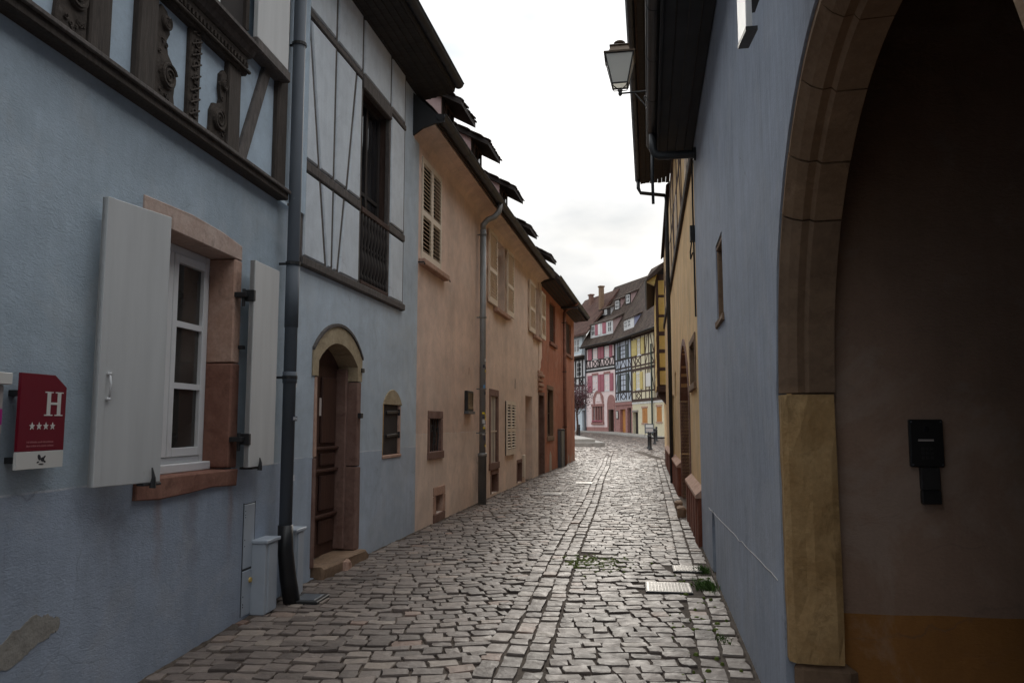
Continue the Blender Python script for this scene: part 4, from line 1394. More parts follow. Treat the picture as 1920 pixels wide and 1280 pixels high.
MB().box(.32, 1.02, .008, .032, 1.35, 1.38).build('bar', 'cream_paint', Q)
surround(Q, .42, 1.08, .06, .46, .09, 'brown_sandstone', seed=12, sill=False)
MB().box(.40, 1.10, .28, .3, .04, .48).build('vent_back', 'dark_room', Q)
MB().box(1.93, 3.05, -.012, .0, .80, 2.05).build('window_back', 'dark_room', Q)
louvre_shutter(Q, 1.94, 2.49, .80, 2.05, -.035, pitch=.062)
louvre_shutter(Q, 2.50, 3.04, .80, 2.05, -.035, pitch=.062)
surround(Q, 3.5, 4.1, .06, .55, .08, 'brown_sandstone', seed=13, sill=False)
MB().box(3.48, 4.12, .28, .3, .04, .57).build('vent_back', 'dark_room', Q)
MB().box(4.22, 4.42, -.06, 0, .15, .72, .01).build('utility_box', 'cream_paint', Q)
dr = MB().box(4.72, 5.90, .33, .36, -.2, 2.28).build('door', 'pale_peach_plaster', Q)
for a in (4.80, 5.34):
    MB().box(a, a + .46, .31, .332, .15, 2.1, .015).build('door_panel', 'pale_peach_plaster', dr)
MB().prism([(3.18, 2.4), (3.22, 2.38), (3.24, 2.6), (3.2, 2.64)], -.003, 0).build('scar', 'dark_room', Q)
for k, (xa, ze) in enumerate(((.12, 7.60), (3.25, 7.52), (5.7, 7.12))):
    dormer(Q, xa, xa + 1.3, ze, 40 + k)

# ------------------------------------------------------------------ red house
D5 = (P6[0] - P5[0], P6[1] - P5[1])
L5 = math.hypot(*D5)
H_ = facade('red_house', 'rust red plastered house at the end of the left side by the square', 'house', P5, D5)
wall_mesh(0, L5, -.5, 5.95, [(.05, 1.08, -.2, 2.37, 0, .22), (1.85, 3.05, 1.10, 2.62, 0, .2), (2.4, 3.8, 4.2, 5.55, 0, .14), (6.45, 8.5, 4.2, 5.45, 0, .14)], depth=.2).build('wall', 'red_plaster', H_)
MB().add([(L5, 0, -.5), (L5, 7, -.5), (L5, 7, 5.95), (L5, 0, 5.95), (L5, 3.5, 10)], [(0, 1, 2, 4, 3)]).build('gable_wall', 'red_plaster', H_)
dr = MB().box(.03, 1.1, .2, .24, -.2, 2.39).build('door', 'brown_timber', H_)
for a, b in ((.15, .9), (1.0, 1.9)):
    MB().box(.16, .97, .18, .202, a, b, .02).build('door_panel', 'brown_timber', dr)
MB().box(.0, 1.12, .1, .2, 2.0, 2.05).build('transom', 'brown_timber', H_)
surround(H_, .05, 1.08, .0, 2.37, .1, 'brown_sandstone', seed=21, sill=False)
for k, (zz, d_) in enumerate(((2.50, .05), (2.62, .08), (2.76, .06), (2.90, .10), (3.0, .05))):
    MB().box(-.15, .62 + .05 * (k % 2), -d_, .0, zz, zz + .09, .015).build('cornice', 'pink_sandstone', H_)
surround(H_, 1.85, 3.05, 1.10, 2.62, .13, 'dull_sandstone', seed=22)
simple_window(H_, 1.87, 3.03, 1.12, 2.6, .1, 'brown_timber', 'dark_glass', 2, 2, .06, .05)
for xa, xb, zt in ((2.4, 3.8, 5.55), (6.45, 8.5, 5.45)):
    mid = (xa + xb) / 2
    for a, b in ((xa + .01, mid - .005), (mid + .005, xb - .01)):
        s_ = MB().box(a, b, .06, .10, 4.21, zt - .01, .006).build('shutter', 'brown_timber', H_)
        n = 12
        for k in range(n):
            put(slat_mesh(b - a - .12), 'slat', 'brown_timber', s_, ((a + b) / 2, .055, 4.33 + k * (zt - 4.45) / n), (R(-40), 0, 0))
    MB().box(xa - .12, xb + .12, -.07, .1, 4.08, 4.195, .012).build('sill', 'red_sandstone', H_)
MB().prismx([(.0, 5.75), (-.45, 5.86), (-.45, 5.90), (.0, 5.93)], .35, L5 + .45).build('soffit', 'dark_soffit', H_)
for k in range(4):
    y0 = -.46 + k * .115
    MB().box(.36, L5 + .44, y0, y0 + .1, 5.735 + -y0 * .24, 5.75 + -y0 * .24).build('soffit_board', 'brown_timber', H_)
MB().prismx([(-.55, 5.88), (-.55, 6.0), (3.5, 10.5), (7.5, 6.0), (7.5, 5.88), (3.5, 10.3)], .36, L5 + .5).build('roof', 'tile_dark', H_)
MB().prismx([(-.56, 5.84), (-.56, 6.03), (3.5, 10.55), (3.5, 10.25), (.0, 6.2), (0, 5.78)], L5 + .46, L5 + .52).build('verge_board', 'black_timber', H_)
gutter(.36, L5 + .5, -.56, 5.98, .078, 'gutter', H_)
MB().box(5.3, 5.42, -.62, .0, 5.70, 5.76).build('bracket_pipe', 'dark_zinc', H_)
tile_strip(H_, .36, L5 + .5, -.58, 5.985, 1.1, 3, 'eave_tiles', 6)
dormer(H_, 2.9, 4.2, 7.18, 51)
for k in range(7):
    x = 6.2 + k * .5 + random.uniform(-.1, .1)
    pts = [(x + random.uniform(-.03, .03), -.1), (x + random.uniform(.1, .3), -.1), (x + random.uniform(.1, .25), random.uniform(.15, .4)), (x + random.uniform(0, .1), random.uniform(.2, .55))]
    MB().prism(pts, -.004, .01).build('peeled_patch', 'peel_white', H_)
MB().prism([(2.2, -.1), (2.75, -.1), (2.7, .5), (2.45, .65), (2.25, .5)], -.004, .01).build('peeled_patch', 'peel_white', H_)
p5rot = math.atan2(D5[1], D5[0])
def on_H(x, out, z):
    ca, sa = math.cos(p5rot), math.sin(p5rot)
    return (P5[0] + x * ca + out * sa, P5[1] + x * sa - out * ca, z)
dp3 = thing('downpipe', 'rust red painted downpipe on the red house front', 'downpipe', on_H(5.55, .1, 0), p5rot)
MB().lathe([(.06, -.05), (.06, 5.6)], 0, 0, 12).build('pipe', 'red_sandstone', dp3, True)
MB().tube([(0, 0, 5.58), (0, -.1, 5.70), (0, -.4, 5.82), (0, -.5, 5.95)], .055, 10).build('swan_neck', 'red_sandstone', dp3, True)
for zz in (1.4, 3.4, 5.2):
    bracket_ring(dp3, 0, 0, zz, .064)
ds = thing('pipe_guard', 'tall black cast iron pipe guard standing against the red house', 'pipe guard', on_H(4.72, .0, -.03), p5rot)
MB().box(-.42, .42, -.12, .0, 0, 1.30, .02).build('cover', 'black_plastic', ds)
MB().box(.44, .50, -.13, .0, 0, 1.33, .01).box(-.5, -.44, -.10, .0, 0, 1.31, .01).box(-.50, .50, -.13, .0, 1.33, 1.36, .005).build('edge_strip', 'zinc', ds)

# ================================================================== right side (local x runs back towards the viewer)
DRR = (-.1735, -1.0)
rrot = math.atan2(DRR[1], DRR[0])
def on_R(x, out, z):
    ca, sa = math.cos(rrot), math.sin(rrot)
    return (RP[0] + x * ca + out * sa, RP[1] + x * sa - out * ca, z)

# ------------------------------------------------------------------ slate blue house with the carriage arch
G = facade('arch_house', 'slate blue plastered house on the right with great stone carriage arch', 'house', RP, DRR)
AX, AZ, AR = 5.18, 1.69, 1.31          # centre, springing, radius of the arch
wall_mesh(-2.35, 13, -.5, 5.25, [(AX - 1.43, AX + 1.43, -.5, AZ + 1.43, 1.429, .05), (.55, 1.16, 2.44, 3.16, 0, .22), (-.72, -.32, -.1, .66, .19, .14)], depth=.3).build('wall', 'slate_blue_plaster', G)
MB().add([(-2.35, 0, -.5), (-2.35, .6, -.5), (-2.35, .6, 5.3), (-2.35, 0, 5.3)], [(0, 1, 2, 3)]).build('end_wall', 'slate_blue_plaster', G)
# carriage arch: jamb blocks and voussoirs, each a stone with a hollow moulding
def moulded_ring(a0, a1, mat, seed, n=5, r_out=1.44):
    """one voussoir between two angles, swept profile with a chamfer and hollow"""
    prof = [(r_out, .012), (AR + .075, .008), (AR + .065, .02), (AR + .035, .045), (AR + .012, .085), (AR + .02, .12), (AR - .004, .135), (AR, .255), (r_out, .255)]
    rd = random.Random(seed)
    jit = rd.uniform(-.003, .003)
    vs, fs = [], []
    m = len(prof)
    for k in range(n + 1):
        a = a0 + (a1 - a0) * k / n
        for r_, y in prof:
            vs.append((AX + (r_ + jit) * math.cos(a), y + jit * .6, AZ + (r_ + jit) * math.sin(a)))
    for k in range(n):
        for j in range(m):
            fs.append((k * m + j, k * m + (j + 1) % m, (k + 1) * m + (j + 1) % m, (k + 1) * m + j))
    fs.append(tuple(range(m)))
    fs.append(tuple(range(n * m + m - 1, n * m - 1, -1)))
    MB().add(vs, fs).build('voussoir', mat, G)
NV = 9
cuts = [math.pi * k / NV for k in range(NV + 1)]
cuts = [0, .38, .68, 1.02, 1.36, 1.70, 2.0, 2.28, 2.50, math.pi]
vm = ['yellow_sandstone', 'yellow_sandstone', 'dull_sandstone', 'yellow_sandstone', 'yellow_sandstone', 'dull_sandstone', 'yellow_sandstone', 'yellow_sandstone', 'dull_sandstone']
vm = ['yellow_sandstone', 'tan_sandstone', 'tan_sandstone', 'yellow_sandstone', 'tan_sandstone', 'tan_sandstone', 'tan_sandstone', 'tan_sandstone', 'dull_sandstone']
for k in range(9):
    moulded_ring(cuts[k] + .0035, cuts[k + 1] - .0035, vm[k], k)
def moulded_jamb(side, z0, z1, mat, seed, plain=False):
    """upright jamb stone on one side of the arch; plain stones have worn flat faces"""
    r0 = 1.44
    prof = [(r0, .012), (AR + .075, .008), (AR + .065, .02), (AR + .035, .045), (AR + .012, .085), (AR + .02, .12), (AR - .004, .135), (AR, .255), (r0, .255)]
    if plain:
        prof = [(r0, .010), (AR + .03, .006), (AR - .006, .03), (AR - .012, .09), (AR - .017, .13), (AR - .012, .22), (AR + .0, .25), (r0, .255)]
    rd = random.Random(seed)
    vs, fs = [], []
    m = len(prof)
    n = 8 if plain else 4
    for k in range(n + 1):
        z = z0 + (z1 - z0) * k / n
        for r_, y in prof:
            e = rd.uniform(-.006, .006) if plain else 0
            if plain and k in (0, n): r_ = r_ + .008 if r_ < AR + .05 else r_
            vs.append((AX + side * (r_ + e), y + e * .5, z))
    for k in range(n):
        for j in range(m):
            fs.append((k * m + j, k * m + (j + 1) % m, (k + 1) * m + (j + 1) % m, (k + 1) * m + j))
    fs.append(tuple(range(m)))
    fs.append(tuple(range(n * m + m - 1, n * m - 1, -1)))
    MB().add(vs, fs).build('jamb_stone', mat, G)
for side in (-1, 1):
    moulded_jamb(side, AZ + .10 if side > 0 else 1.725, AZ + .004 if side > 0 else 1.73, 'dull_sandstone', 3) if False else None
moulded_jamb(-1, .425, 1.685, 'yellow_sandstone', 5, True)
moulded_jamb(1, .425, 1.685, 'yellow_sandstone', 6, True)
for side in (-1, 1):
    xa, xb = sorted((AX + side * 1.44, AX + side * 1.315))
    MB().box(xa, xb, .03, .30, -.3, .42, .03).rough(.01, 8 + side).build('base_stone', 'dull_sandstone', G)
MB().box(AX - 1.43, AX + 1.43, .32, 6, -.14, -.004).build('passage_floor', 'grey_stone', G)
# passage behind the arch
pw = MB()
xa, xb = AX - 1.36, AX + 1.36
pw.add([(xa, .06, -.3), (xa, 6, -.3), (xa, 6, 4.4), (xa, .06, 4.4)], [(0, 1, 2, 3)])
pw.add([(xb, .06, -.3), (xb, 6, -.3), (xb, 6, 4.4), (xb, .06, 4.4)], [(0, 1, 2, 3)])
pw.add([(xa, 6, -.3), (xb, 6, -.3), (xb, 6, 4.4), (xa, 6, 4.4)], [(0, 1, 2, 3)])
pw.add([(xa, .05, 4.3), (xb, .05, 4.3), (xb, 6, 4.3), (xa, 6, 4.3)], [(0, 1, 2, 3)])
N = 20
for s0, s1 in zip(range(N), range(1, N + 1)):
    xx0, xx1 = AX - 1.43 + 2.86 * s0 / N, AX - 1.43 + 2.86 * s1 / N
    za, zb_ = (arch_z(x, AX - 1.43, AX + 1.43, AZ, 1.43) - .04 for x in (xx0, xx1))
    pw.add([(xx0, .254, za), (xx1, .254, zb_), (xx1, .254, 4.35), (xx0, .254, 4.35)], [(0, 1, 2, 3)])
pw.build('passage_wall', 'passage_plaster', G)
gt = MB().box(xa, xb, 5.6, 5.66, -.1, 3.2).build('gate', 'door_wood', G)
for k in range(7):
    MB().box(xa + .05 + k * .385, xa + .42 + k * .385, 5.575, 5.602, 0, 3.1, .01).build('gate_plank', 'door_wood', gt)
# little window, low vent niche, scratch in the paint
surround(G, .58, 1.12, 2.47, 3.12, .055, 'dull_sandstone', y=.01, depth=.22, seed=31, sill=False)
MB().prism([(.50, 2.40), (1.22, 2.40), (1.20, 2.46), (.52, 2.46)], -.02, .2, .01).rough(.004, 6).build('sill', 'dull_sandstone', G)
MB().box(.55, 1.16, .2, .22, 2.44, 3.16).build('pane', 'dark_glass', G)
MB().box(.60, .66, .12, .2, 2.48, 3.12).box(1.04, 1.10, .12, .2, 2.48, 3.12).box(.66, 1.04, .12, .2, 3.06, 3.12).build('window_frame', 'brown_timber', G)
MB().box(-.74, -.30, .13, .14, -.1, .68).build('niche_back', 'slate_blue_plaster', G)
mb = MB()
rd = random.Random(2)
pts = [(-1.1 + 4.7 * k / 24, -.002, .62 + .14 * k / 24 + rd.gauss(0, .004)) for k in range(25)]
mb.tube(pts, .0018, 4)
mb.build('scratch', 'sign_white', G)
# eave: boarded soffit, roof, gutter
for k in range(4):
    y0 = -.44 + k * .11
    MB().box(-2.40, 13, y0, y0 + .103, 5.095 + .012 * (k % 2), 5.115 + .012 * (k % 2), .004).build('soffit_board', 'soffit_paint', G)
MB().box(-2.42, 13, -.47, -.442, 5.06, 5.22, .004).build('fascia', 'soffit_paint', G)
MB().prismx([(-.46, 5.20), (-.46, 5.28), (4.0, 9.8), (4.0, 9.6), (.0, 5.4)], -2.42, 13).build('roof', 'tile_dark', G)
gutter(-2.45, 13, -.52, 5.22, .07, 'gutter', G)
MB().box(-2.44, -2.425, -.47, .3, 5.05, 5.9).build('verge_board', 'soffit_paint', G)
gp = thing('gutter_outlet', 'black horizontal gutter outlet pipe crossing from eave to slate blue wall', 'downpipe', on_R(-1.82, 0, 4.86), rrot)
MB().tube([(0, -.52, .28), (0, -.52, .10), (0, -.50, .03), (0, -.44, 0), (0, -.04, 0), (0, 0, 0)], [.05, .05, .052, .052, .052, .06], 12).build('pipe', 'dark_zinc', gp, True)
MB().tube([(0, -.53, .06), (-.0, -.535, -.25), (-.03, -.53, -.6)], [.02, .02, .018], 8).build('drop_pipe', 'dark_zinc', gp, True)
MB().tube([(0, -.03, 0), (0, .0, 0)], [.085, .085], 12).build('collar', 'dark_zinc', gp)

# ------------------------------------------------------------------ things on the slate blue house
ic = thing('intercom', 'black intercom panel with card holder below on the dark passage wall', 'intercom', (0, 0, 0), rrot)
ic.location = on_R(xa, -.66, 1.17)
ic.scale = (.76, .76, .76)
ic.rotation_euler = (0, 0, rrot + R(90))
MB().box(-.098, .098, -.035, .0, .225, .52, .006).build('panel', 'black_plastic', ic)
MB().box(-.05, .04, -.037, -.034, .385, .397).build('display', 'sign_grey', ic)
MB().tube([(0, -.04, .46), (0, -.034, .46)], [.014, .018], 12).build('camera_lens', 'dark_glass', ic)
for sx_ in (-.085, .085):
    for sz_ in (.24, .505):
        MB().tube([(sx_, -.038, sz_), (sx_, -.034, sz_)], .005, 8).build('screw', 'zinc', ic)
for i in range(3):
    for k in range(3):
        MB().box(-.034 + i * .026, -.018 + i * .026, -.037, -.034, .275 + k * .028, .292 + k * .028, .001).build('key', 'iron', ic)
MB().box(-.045, .065, -.045, .0, .085, .222, .005).build('holder', 'iron', ic)
MB().box(-.045, .065, -.05, .0, 0, .083, .005).build('pocket', 'black_plastic', ic)

wl_ = thing('wall_lamp', 'white box lamp with black edge fixed high above the carriage arch', 'lamp', on_R(4.8, .12, 3.03), rrot)
MB().prism([(0, 0), (.24, -.05), (.24, .6), (0, .62)], -.14, -.118, .003).build('face', 'white_paint', wl_)
MB().prism([(-.005, -.016), (.245, -.068), (.245, -.052), (-.005, -.002)], -.142, -.10).build('lower_edge', 'iron', wl_)
MB().prism([(.05, .10), (.20, .08), (.20, .5), (.05, .5)], -.117, -.08).build('housing', 'iron', wl_)
MB().box(.10, .15, -.08, .12, .2, .26).build('bracket', 'iron', wl_)

# ------------------------------------------------------------------ lantern on its bracket
lt = thing('street_lantern', 'glass street lantern hanging out on an iron bracket under the right eaves', 'street lamp', on_R(-2.25, .50, 5.40), rrot)
LC = (0, -.43, .40)          # lantern centre line: out from the mount
lm = MB()
lm.tube([(0, 0, .46), (0, -.43, .46)], .014, 8)
arm = MB()
arm.tube([(0, 0, .50), (0, -.43, .49)], .013, 8)
arm.box(-.012, .012, -.012, .012, .04, 1.15)
arm.tube([(0, -.0, .18), (0, -.06, .22), (0, -.13, .34), (0, -.24, .48)], .009, 6)
spts = []
for k in range(26):
    a = k * .5
    r_ = .055 * (1 - k / 30)
    spts.append((0, -.075 + r_ * math.cos(a), .40 + r_ * math.sin(a)))
arm.tube(spts, .006, 5)
arm.lathe([(.0, .0), (.012, .015), (.006, .04)], 0, 0, 8)
arm.box(-.02, .02, -.02, .05, .90, .96)
arm.build('bracket', 'iron', lt)
body = MB()
cy = -.43
zb, zt = .60, .98
wb, wt = .10, .185
corners = [(-1, -1), (1, -1), (1, 1), (-1, 1)]
for sx, sy in corners:
    body.tube([(sx * wb, cy + sy * wb, zb), (sx * wt, cy + sy * wt, zt)], .009, 6)
for z_, w_ in ((zb, wb), (zt, wt)):
    for k in range(4):
        a, b = corners[k], corners[(k + 1) % 4]
        body.tube([(a[0] * w_, cy + a[1] * w_, z_), (b[0] * w_, cy + b[1] * w_, z_)], .012, 6)
for sx, sy in corners:
    body.tube([(0, cy, .49), (sx * .03, cy + sy * .03, .54), (sx * .085, cy + sy * .085, .565), (sx * wb, cy + sy * wb, zb)], .007, 6)
body.lathe([(.0, .45), (.022, .465), (.028, .49), (.02, .52), (.035, .53)], 0, cy, 10)
body.build('frame', 'iron', lt)
t = NT('lantern_glass')
t.b.inputs['Transmission Weight'].default_value = 0.35
M['lantern_glass'] = t.out((0.62, 0.62, 0.58), 0.5, 0.4)
for k in range(4):
    a, b = corners[k], corners[(k + 1) % 4]
    q = [(a[0] * wb, cy + a[1] * wb, zb), (b[0] * wb, cy + b[1] * wb, zb), (b[0] * wt, cy + b[1] * wt, zt), (a[0] * wt, cy + a[1] * wt, zt)]
    ctr = Vector((sum(p[0] for p in q) / 4, sum(p[1] for p in q) / 4, sum(p[2] for p in q) / 4))
    n_ = Vector((ctr.x, ctr.y - cy, 0)).normalized() * -.004
    q2 = [tuple(Vector(p) + n_) for p in q]
    MB().add(q + q2, [(0, 1, 2, 3), (7, 6, 5, 4), (0, 4, 5, 1), (1, 5, 6, 2), (2, 6, 7, 3), (3, 7, 4, 0)]).build('pane', 'lantern_glass', lt)
cap = MB()
def sq(w_, z_): return [(sx * w_, cy + sy * w_, z_) for sx, sy in corners]
rings = [sq(.20, zt), sq(.205, zt + .02), sq(.145, zt + .03), sq(.115, zt + .115), sq(.13, zt + .135), sq(.12, zt + .145), sq(.03, zt + .16)]
vs = [p for r_ in rings for p in r_]
fs = []
for k in range(len(rings) - 1):
    for j in range(4):
        fs.append((k * 4 + j, k * 4 + (j + 1) % 4, (k + 1) * 4 + (j + 1) % 4, (k + 1) * 4 + j))
fs += [(3, 2, 1, 0), tuple(range(len(vs) - 4, len(vs)))]
cap.add(vs, fs)
cap.build('hood', 'lantern_metal', lt)
MB().lathe([(.03, zt + .155), (.035, zt + .175), (.07, zt + .19), (.078, zt + .21), (.06, zt + .225), (.0, zt + .23)], 0, cy, 14).build('finial', 'lantern_metal', lt, True)
cb = thing('cable', 'thin cable running up from the lantern bracket along the right eaves', 'cable', on_R(-2.25, .50, 5.40), rrot)
MB().tube([(0, 0, 1.1), (.3, .01, .95), (1.2, .0, .45), (1.9, .02, .12), (4, .02, .02), (9, .02, .02)], .008, 5).build('wire', 'iron', cb)

# ------------------------------------------------------------------ ochre house
O = facade('ochre_house', 'ochre yellow timbered house on the right beyond the slate blue one', 'house', RP, DRR)
wall_mesh(-23, -2.352, -.5, 5.22, [(-9.05, -5.55, -.2, 3.0, 1.0, .25), (-4.85, -3.55, 2.12, 2.74, 0, .2), (-12.6, -11.7, 2.2, 2.8, 0, .2), (-15.6, -13.6, -.2, 2.3, 0, .25)], y=.04, depth=.25).build('wall', 'ochre_plaster', O)
for x in (-4.5,): pass
MB().box(-23, -2.40, -.012, .2, 5.16, 5.36, .015).rough(.006, 4).build('sill_beam', 'carved_timber', O)
wall_mesh(-23, -2.352, 5.3, 8.1, [], y=.045).build('upper_wall', 'ochre_plaster', O)
x = -2.45
k = 0
while x > -22:
    MB().box(x - .17, x, .03, .1, 5.365, 7.9, .006).rough(.006, k).build('post', 'brown_timber', O)
    if k % 2 == 0:
        MB().beam((x - .25, 5.4), (x - 1.15, 6.9), .14, .032, .1, .006).build('brace', 'brown_timber', O)
    x -= 2.1
    k += 1
for zz in (6.5, 7.75):
    MB().box(-22.5, -2.42, .034, .1, zz, zz + .15, .006).build('rail', 'brown_timber', O)
for xa_, xb_ in ((-5.2, -4.35), (-9.9, -9.0), (-14.5, -13.7)):
    w_ = simple_window(O, xa_, xb_, 5.45, 6.45, .025, 'cream_paint', 'dark_glass', 2, 2, .06, .06)
ad = MB().box(-9.1, -5.5, .27, .31, -.2, 3.05).build('arched_door', 'orange_wood', O)
for k in range(8):
    MB().box(-9.02 + k * .435, -8.61 + k * .435, .255, .272, -.05, 2.95, .008).build('door_plank', 'orange_wood', ad)
N = 16
ao = [(-9.2 + 3.8 * k / N, arch_z(-9.2 + 3.8 * k / N, -9.2, -5.4, 2.0, 1.12)) for k in range(N + 1)]
ai = [(-9.05 + 3.5 * k / N, arch_z(-9.05 + 3.5 * k / N, -9.05, -5.55, 2.0, 1.0)) for k in range(N + 1)]
for k in range(0, N, 2):
    MB().prism(ao[k:k + 3] + ai[k:k + 3][::-1], .02, .24).build('arch_stone', 'brown_sandstone', O)
for a, b in ((-9.2, -9.05), (-5.55, -5.4)):
    for z0_, z1_ in ((-.2, .9), (.905, 1.995)):
        MB().box(a, b, .02, .24, z0_, z1_, .01).build('jamb_stone', 'brown_sandstone', O)
surround(O, -4.85, -3.55, 2.12, 2.74, .09, 'dull_sandstone', y=.02, seed=41)
MB().box(-4.87, -3.53, .2, .22, 2.1, 2.76).build('pane', 'dark_glass', O)
MB().box(-12.62, -11.68, .2, .22, 2.18, 2.82).build('pane', 'dark_glass', O)
MB().box(-15.62, -13.58, .27, .29, -.2, 2.32).build('door', 'door_wood', O)
# red plinth of upright slabs with a sloping cap
for xa_, xb_ in ((-5.35, -2.40), (-13.4, -9.25), (-22, -15.8)):
    x = xb_
    k = 0
    while x > xa_ + .05:
        w_ = min(.285, x - xa_)
        MB().box(x - w_ + .008, x - .006, -.045 - .012 * (k % 2), .06, -.3, .60, .01).rough(.003, k).build('plinth_slab', 'plinth_red', O)
        x -= w_
        k += 1
    MB().prismx([(-.07, .60), (-.07, .64), (.035, .73), (.035, .60)], xa_, xb_).build('plinth_cap', 'pink_sandstone', O)
for (x, w_, h_) in ((-5.75, .36, .16), (-7.0, .4, .13)):
    MB().box(x - w_ / 2, x + w_ / 2, -.19, -.05, -.1, h_, .03).rough(.012, int(-x * 10)).build('step_stone', 'dull_sandstone', O)
MB().tube([(-2.37, -.015, 2.9), (-2.37, -.02, 4.4), (-2.37, -.015, 5.0)], .012, 6).tube([(-2.5, -.03, 3.95), (-2.62, -.05, 3.8), (-2.58, -.05, 3.7), (-2.45, -.03, 3.75)], .01, 6).box(-2.5, -2.38, -.06, .04, 3.9, 4.1).build('cable_box', 'iron', O)
# high eave of the ochre house
for k in range(7):
    y0 = -.70 + k * .105
    MB().box(-13.2, -2.6, y0, y0 + .098, 8.0 + .012 * (k % 2), 8.03 + .012 * (k % 2), .004).build('soffit_board', 'dark_soffit', O)
MB().prismx([(-.74, 8.0), (-.74, 8.14), (4.5, 13.6), (4.5, 13.3), (.0, 8.2)], -13.25, -2.5).build('roof', 'tile_dark', O)
gutter(-13.3, -2.5, -.80, 8.12, .075, 'gutter', O)
tile_strip(O, -13.3, -2.5, -.80, 8.14, 1.04, 3, 'eave_tiles', 9)
MB().tube([(-13.1, -.80, 8.08), (-13.1, -.80, 7.85), (-13.1, -.74, 7.72), (-13.1, -.1, 7.62)], .05, 10).build('gutter_outlet', 'dark_zinc', O, True)
MB().tube([(-13.1, -.08, 7.64), (-13.1, -.06, 7.5), (-13.1, -.06, .0)], .05, 10).build('downpipe', 'dark_zinc', O, True)
MB().prismx([(-.06, 7.9), (-.06, 8.0), (4.5, 12.3), (4.5, 12.1)], -23, -13.4).build('lower_roof', 'tile_dark', O)

# ------------------------------------------------------------------ jettied yellow house at the corner of the square
K = facade('jettied_house', 'narrow yellow panelled corner house jutting out on dark timber at the lane end', 'house', on_R(-23.05, -.09, 0)[:2], DRR)
MB().box(-8, -.06, -.34, 5, 2.72, 7.35).build('core', 'brown_timber', K)
MB().box(-8, -.3, .02, 5, -.4, 2.72).build('ground_wall', 'ochre_plaster', K)
zr = [2.78, 3.06, 3.60, 3.74, 4.24, 4.40, 4.98, 5.12, 5.60, 5.76, 6.40, 6.55, 7.05]
lev = [(3.0, 3.55), (3.68, 4.24), (4.38, 4.92), (5.08, 5.64), (5.74, 6.42), (6.52, 7.10)]
for a, b in lev:
    for y0, y1 in ((-.27, .12), (.2, .9), (1.0, 1.9)):
        MB().box(-.07, .0, y0, y1, a, b, .015).build('infill_panel', 'yellow_panel', K)
    MB().box(-8, -.2, -.365, -.335, a, b).build('infill_panel', 'yellow_panel', K)
for y0, y1 in ((-.375, -.275), (.125, .195), (.905, .995)):
    MB().box(-.075, .015, y0, y1, 2.75, 7.3, .01).build('post', 'brown_timber', K)
for k in range(len(lev) - 1):
    MB().box(-.07, .008, -.275, 1.9, lev[k][1] + .004, lev[k + 1][0] - .004, .008).build('rail', 'brown_timber', K)
MB().box(-.12, .02, -.40, 2, 2.72, 2.95, .02).build('jetty_beam', 'brown_timber', K)
MB().prismx([(-.36, 2.72), (-.30, 2.55), (.0, 2.2), (.04, 2.2), (.04, 2.72)], -.5, -.3).build('jetty_bracket', 'brown_timber', K)
MB().prismx([(-.70, 7.05), (-.72, 7.15), (2.5, 10.2), (5.5, 7.15), (5.5, 7.0), (2.5, 9.9), (-.34, 7.3)], -8, .25).build('roof', 'tile_dark', K)
MB().prismx([(-.42, 6.9), (-.7, 7.05), (-.3, 7.35)], -.2, .1).build('eave_bracket', 'yellow_paint', K)
gutter(-8, .3, -.72, 7.12, .06, 'gutter', K)

# ================================================================== far side of the square
Z0 = .63
def far_frame(u, d):
    pass
B1 = (9.488, 72.0)
dPk = (.3337, -.9427)     # rightwards along the pink front
dBl = (.1636, -.9865)

def far_window(parent, x0, x1, z0, z1, y=0.0, frame='white_paint', cols=2, rows=3, pane='far_glass'):
    MB().box(x0 - .08, x1 + .08, y - .03, y + .05, z0 - .08, z0 - .005).build('sill', 'white_paint' if frame == 'white_paint' else frame, parent)
    return simple_window(parent, x0, x1, z0, z1, y - .02, frame, pane, cols, rows, .08, .06)

def far_shutter(parent, x0, x1, z0, z1, mat, y=-.06):
    MB().box(x0, x1, y, y + .04, z0, z1, .006).box(x0 + .06, x1 - .06, y - .012, y, z0 + .08, (z0 + z1) / 2 - .05, .006).box(x0 + .06, x1 - .06, y - .012, y, (z0 + z1) / 2 + .05, z1 - .08, .006).build('shutter', mat, parent)

def timber_set(parent, beams, mat='brown_timber', y=-.025, name='timber_frame'):
    mb = MB()
    for p, q, w in beams:
        mb.beam(p, q, w, y + random.uniform(-.004, .004), .02)
    return mb.build(name, mat, parent)

def far_dormer(parent, x0, x1, zb, zt, y0, y1, cheek, front, roof='roof_brown', wins=(), shutters=(), rise=.35):
    """shed dormer standing on the roof slope between depth y0 (front) and y1 (back)"""
    d = MB().prismx([(y0, zb), (y0, zt), (y1, zt + rise), (y1, zb)], x0, x1).build('dormer', cheek, parent)
    MB().box(x0 - .02, x1 + .02, y0 - .03, y0 + .02, zb, zt - .02).build('dormer_front', front, d)
    for a, b in wins:
        simple_window(d, a, b, zb + .18, zt - .12, y0 - .06, 'white_paint', 'far_glass', 2, 2, .07, .05, 'dormer_window')
    for a, b, m in shutters:
        MB().box(a, b, y0 - .09, y0 - .05, zb + .16, zt - .1, .005).build('dormer_shutter', m, d)
    sl = (rise) / (y1 - y0)
    MB().prismx([(y0 - .13, zt - .13 * sl), (y0 - .13, zt - .13 * sl + .09), (y1 + .2, zt + rise + .2 * sl + .09), (y1 + .2, zt + rise)], x0 - .15, x1 + .15).build('dormer_roof', roof, d)
    return d

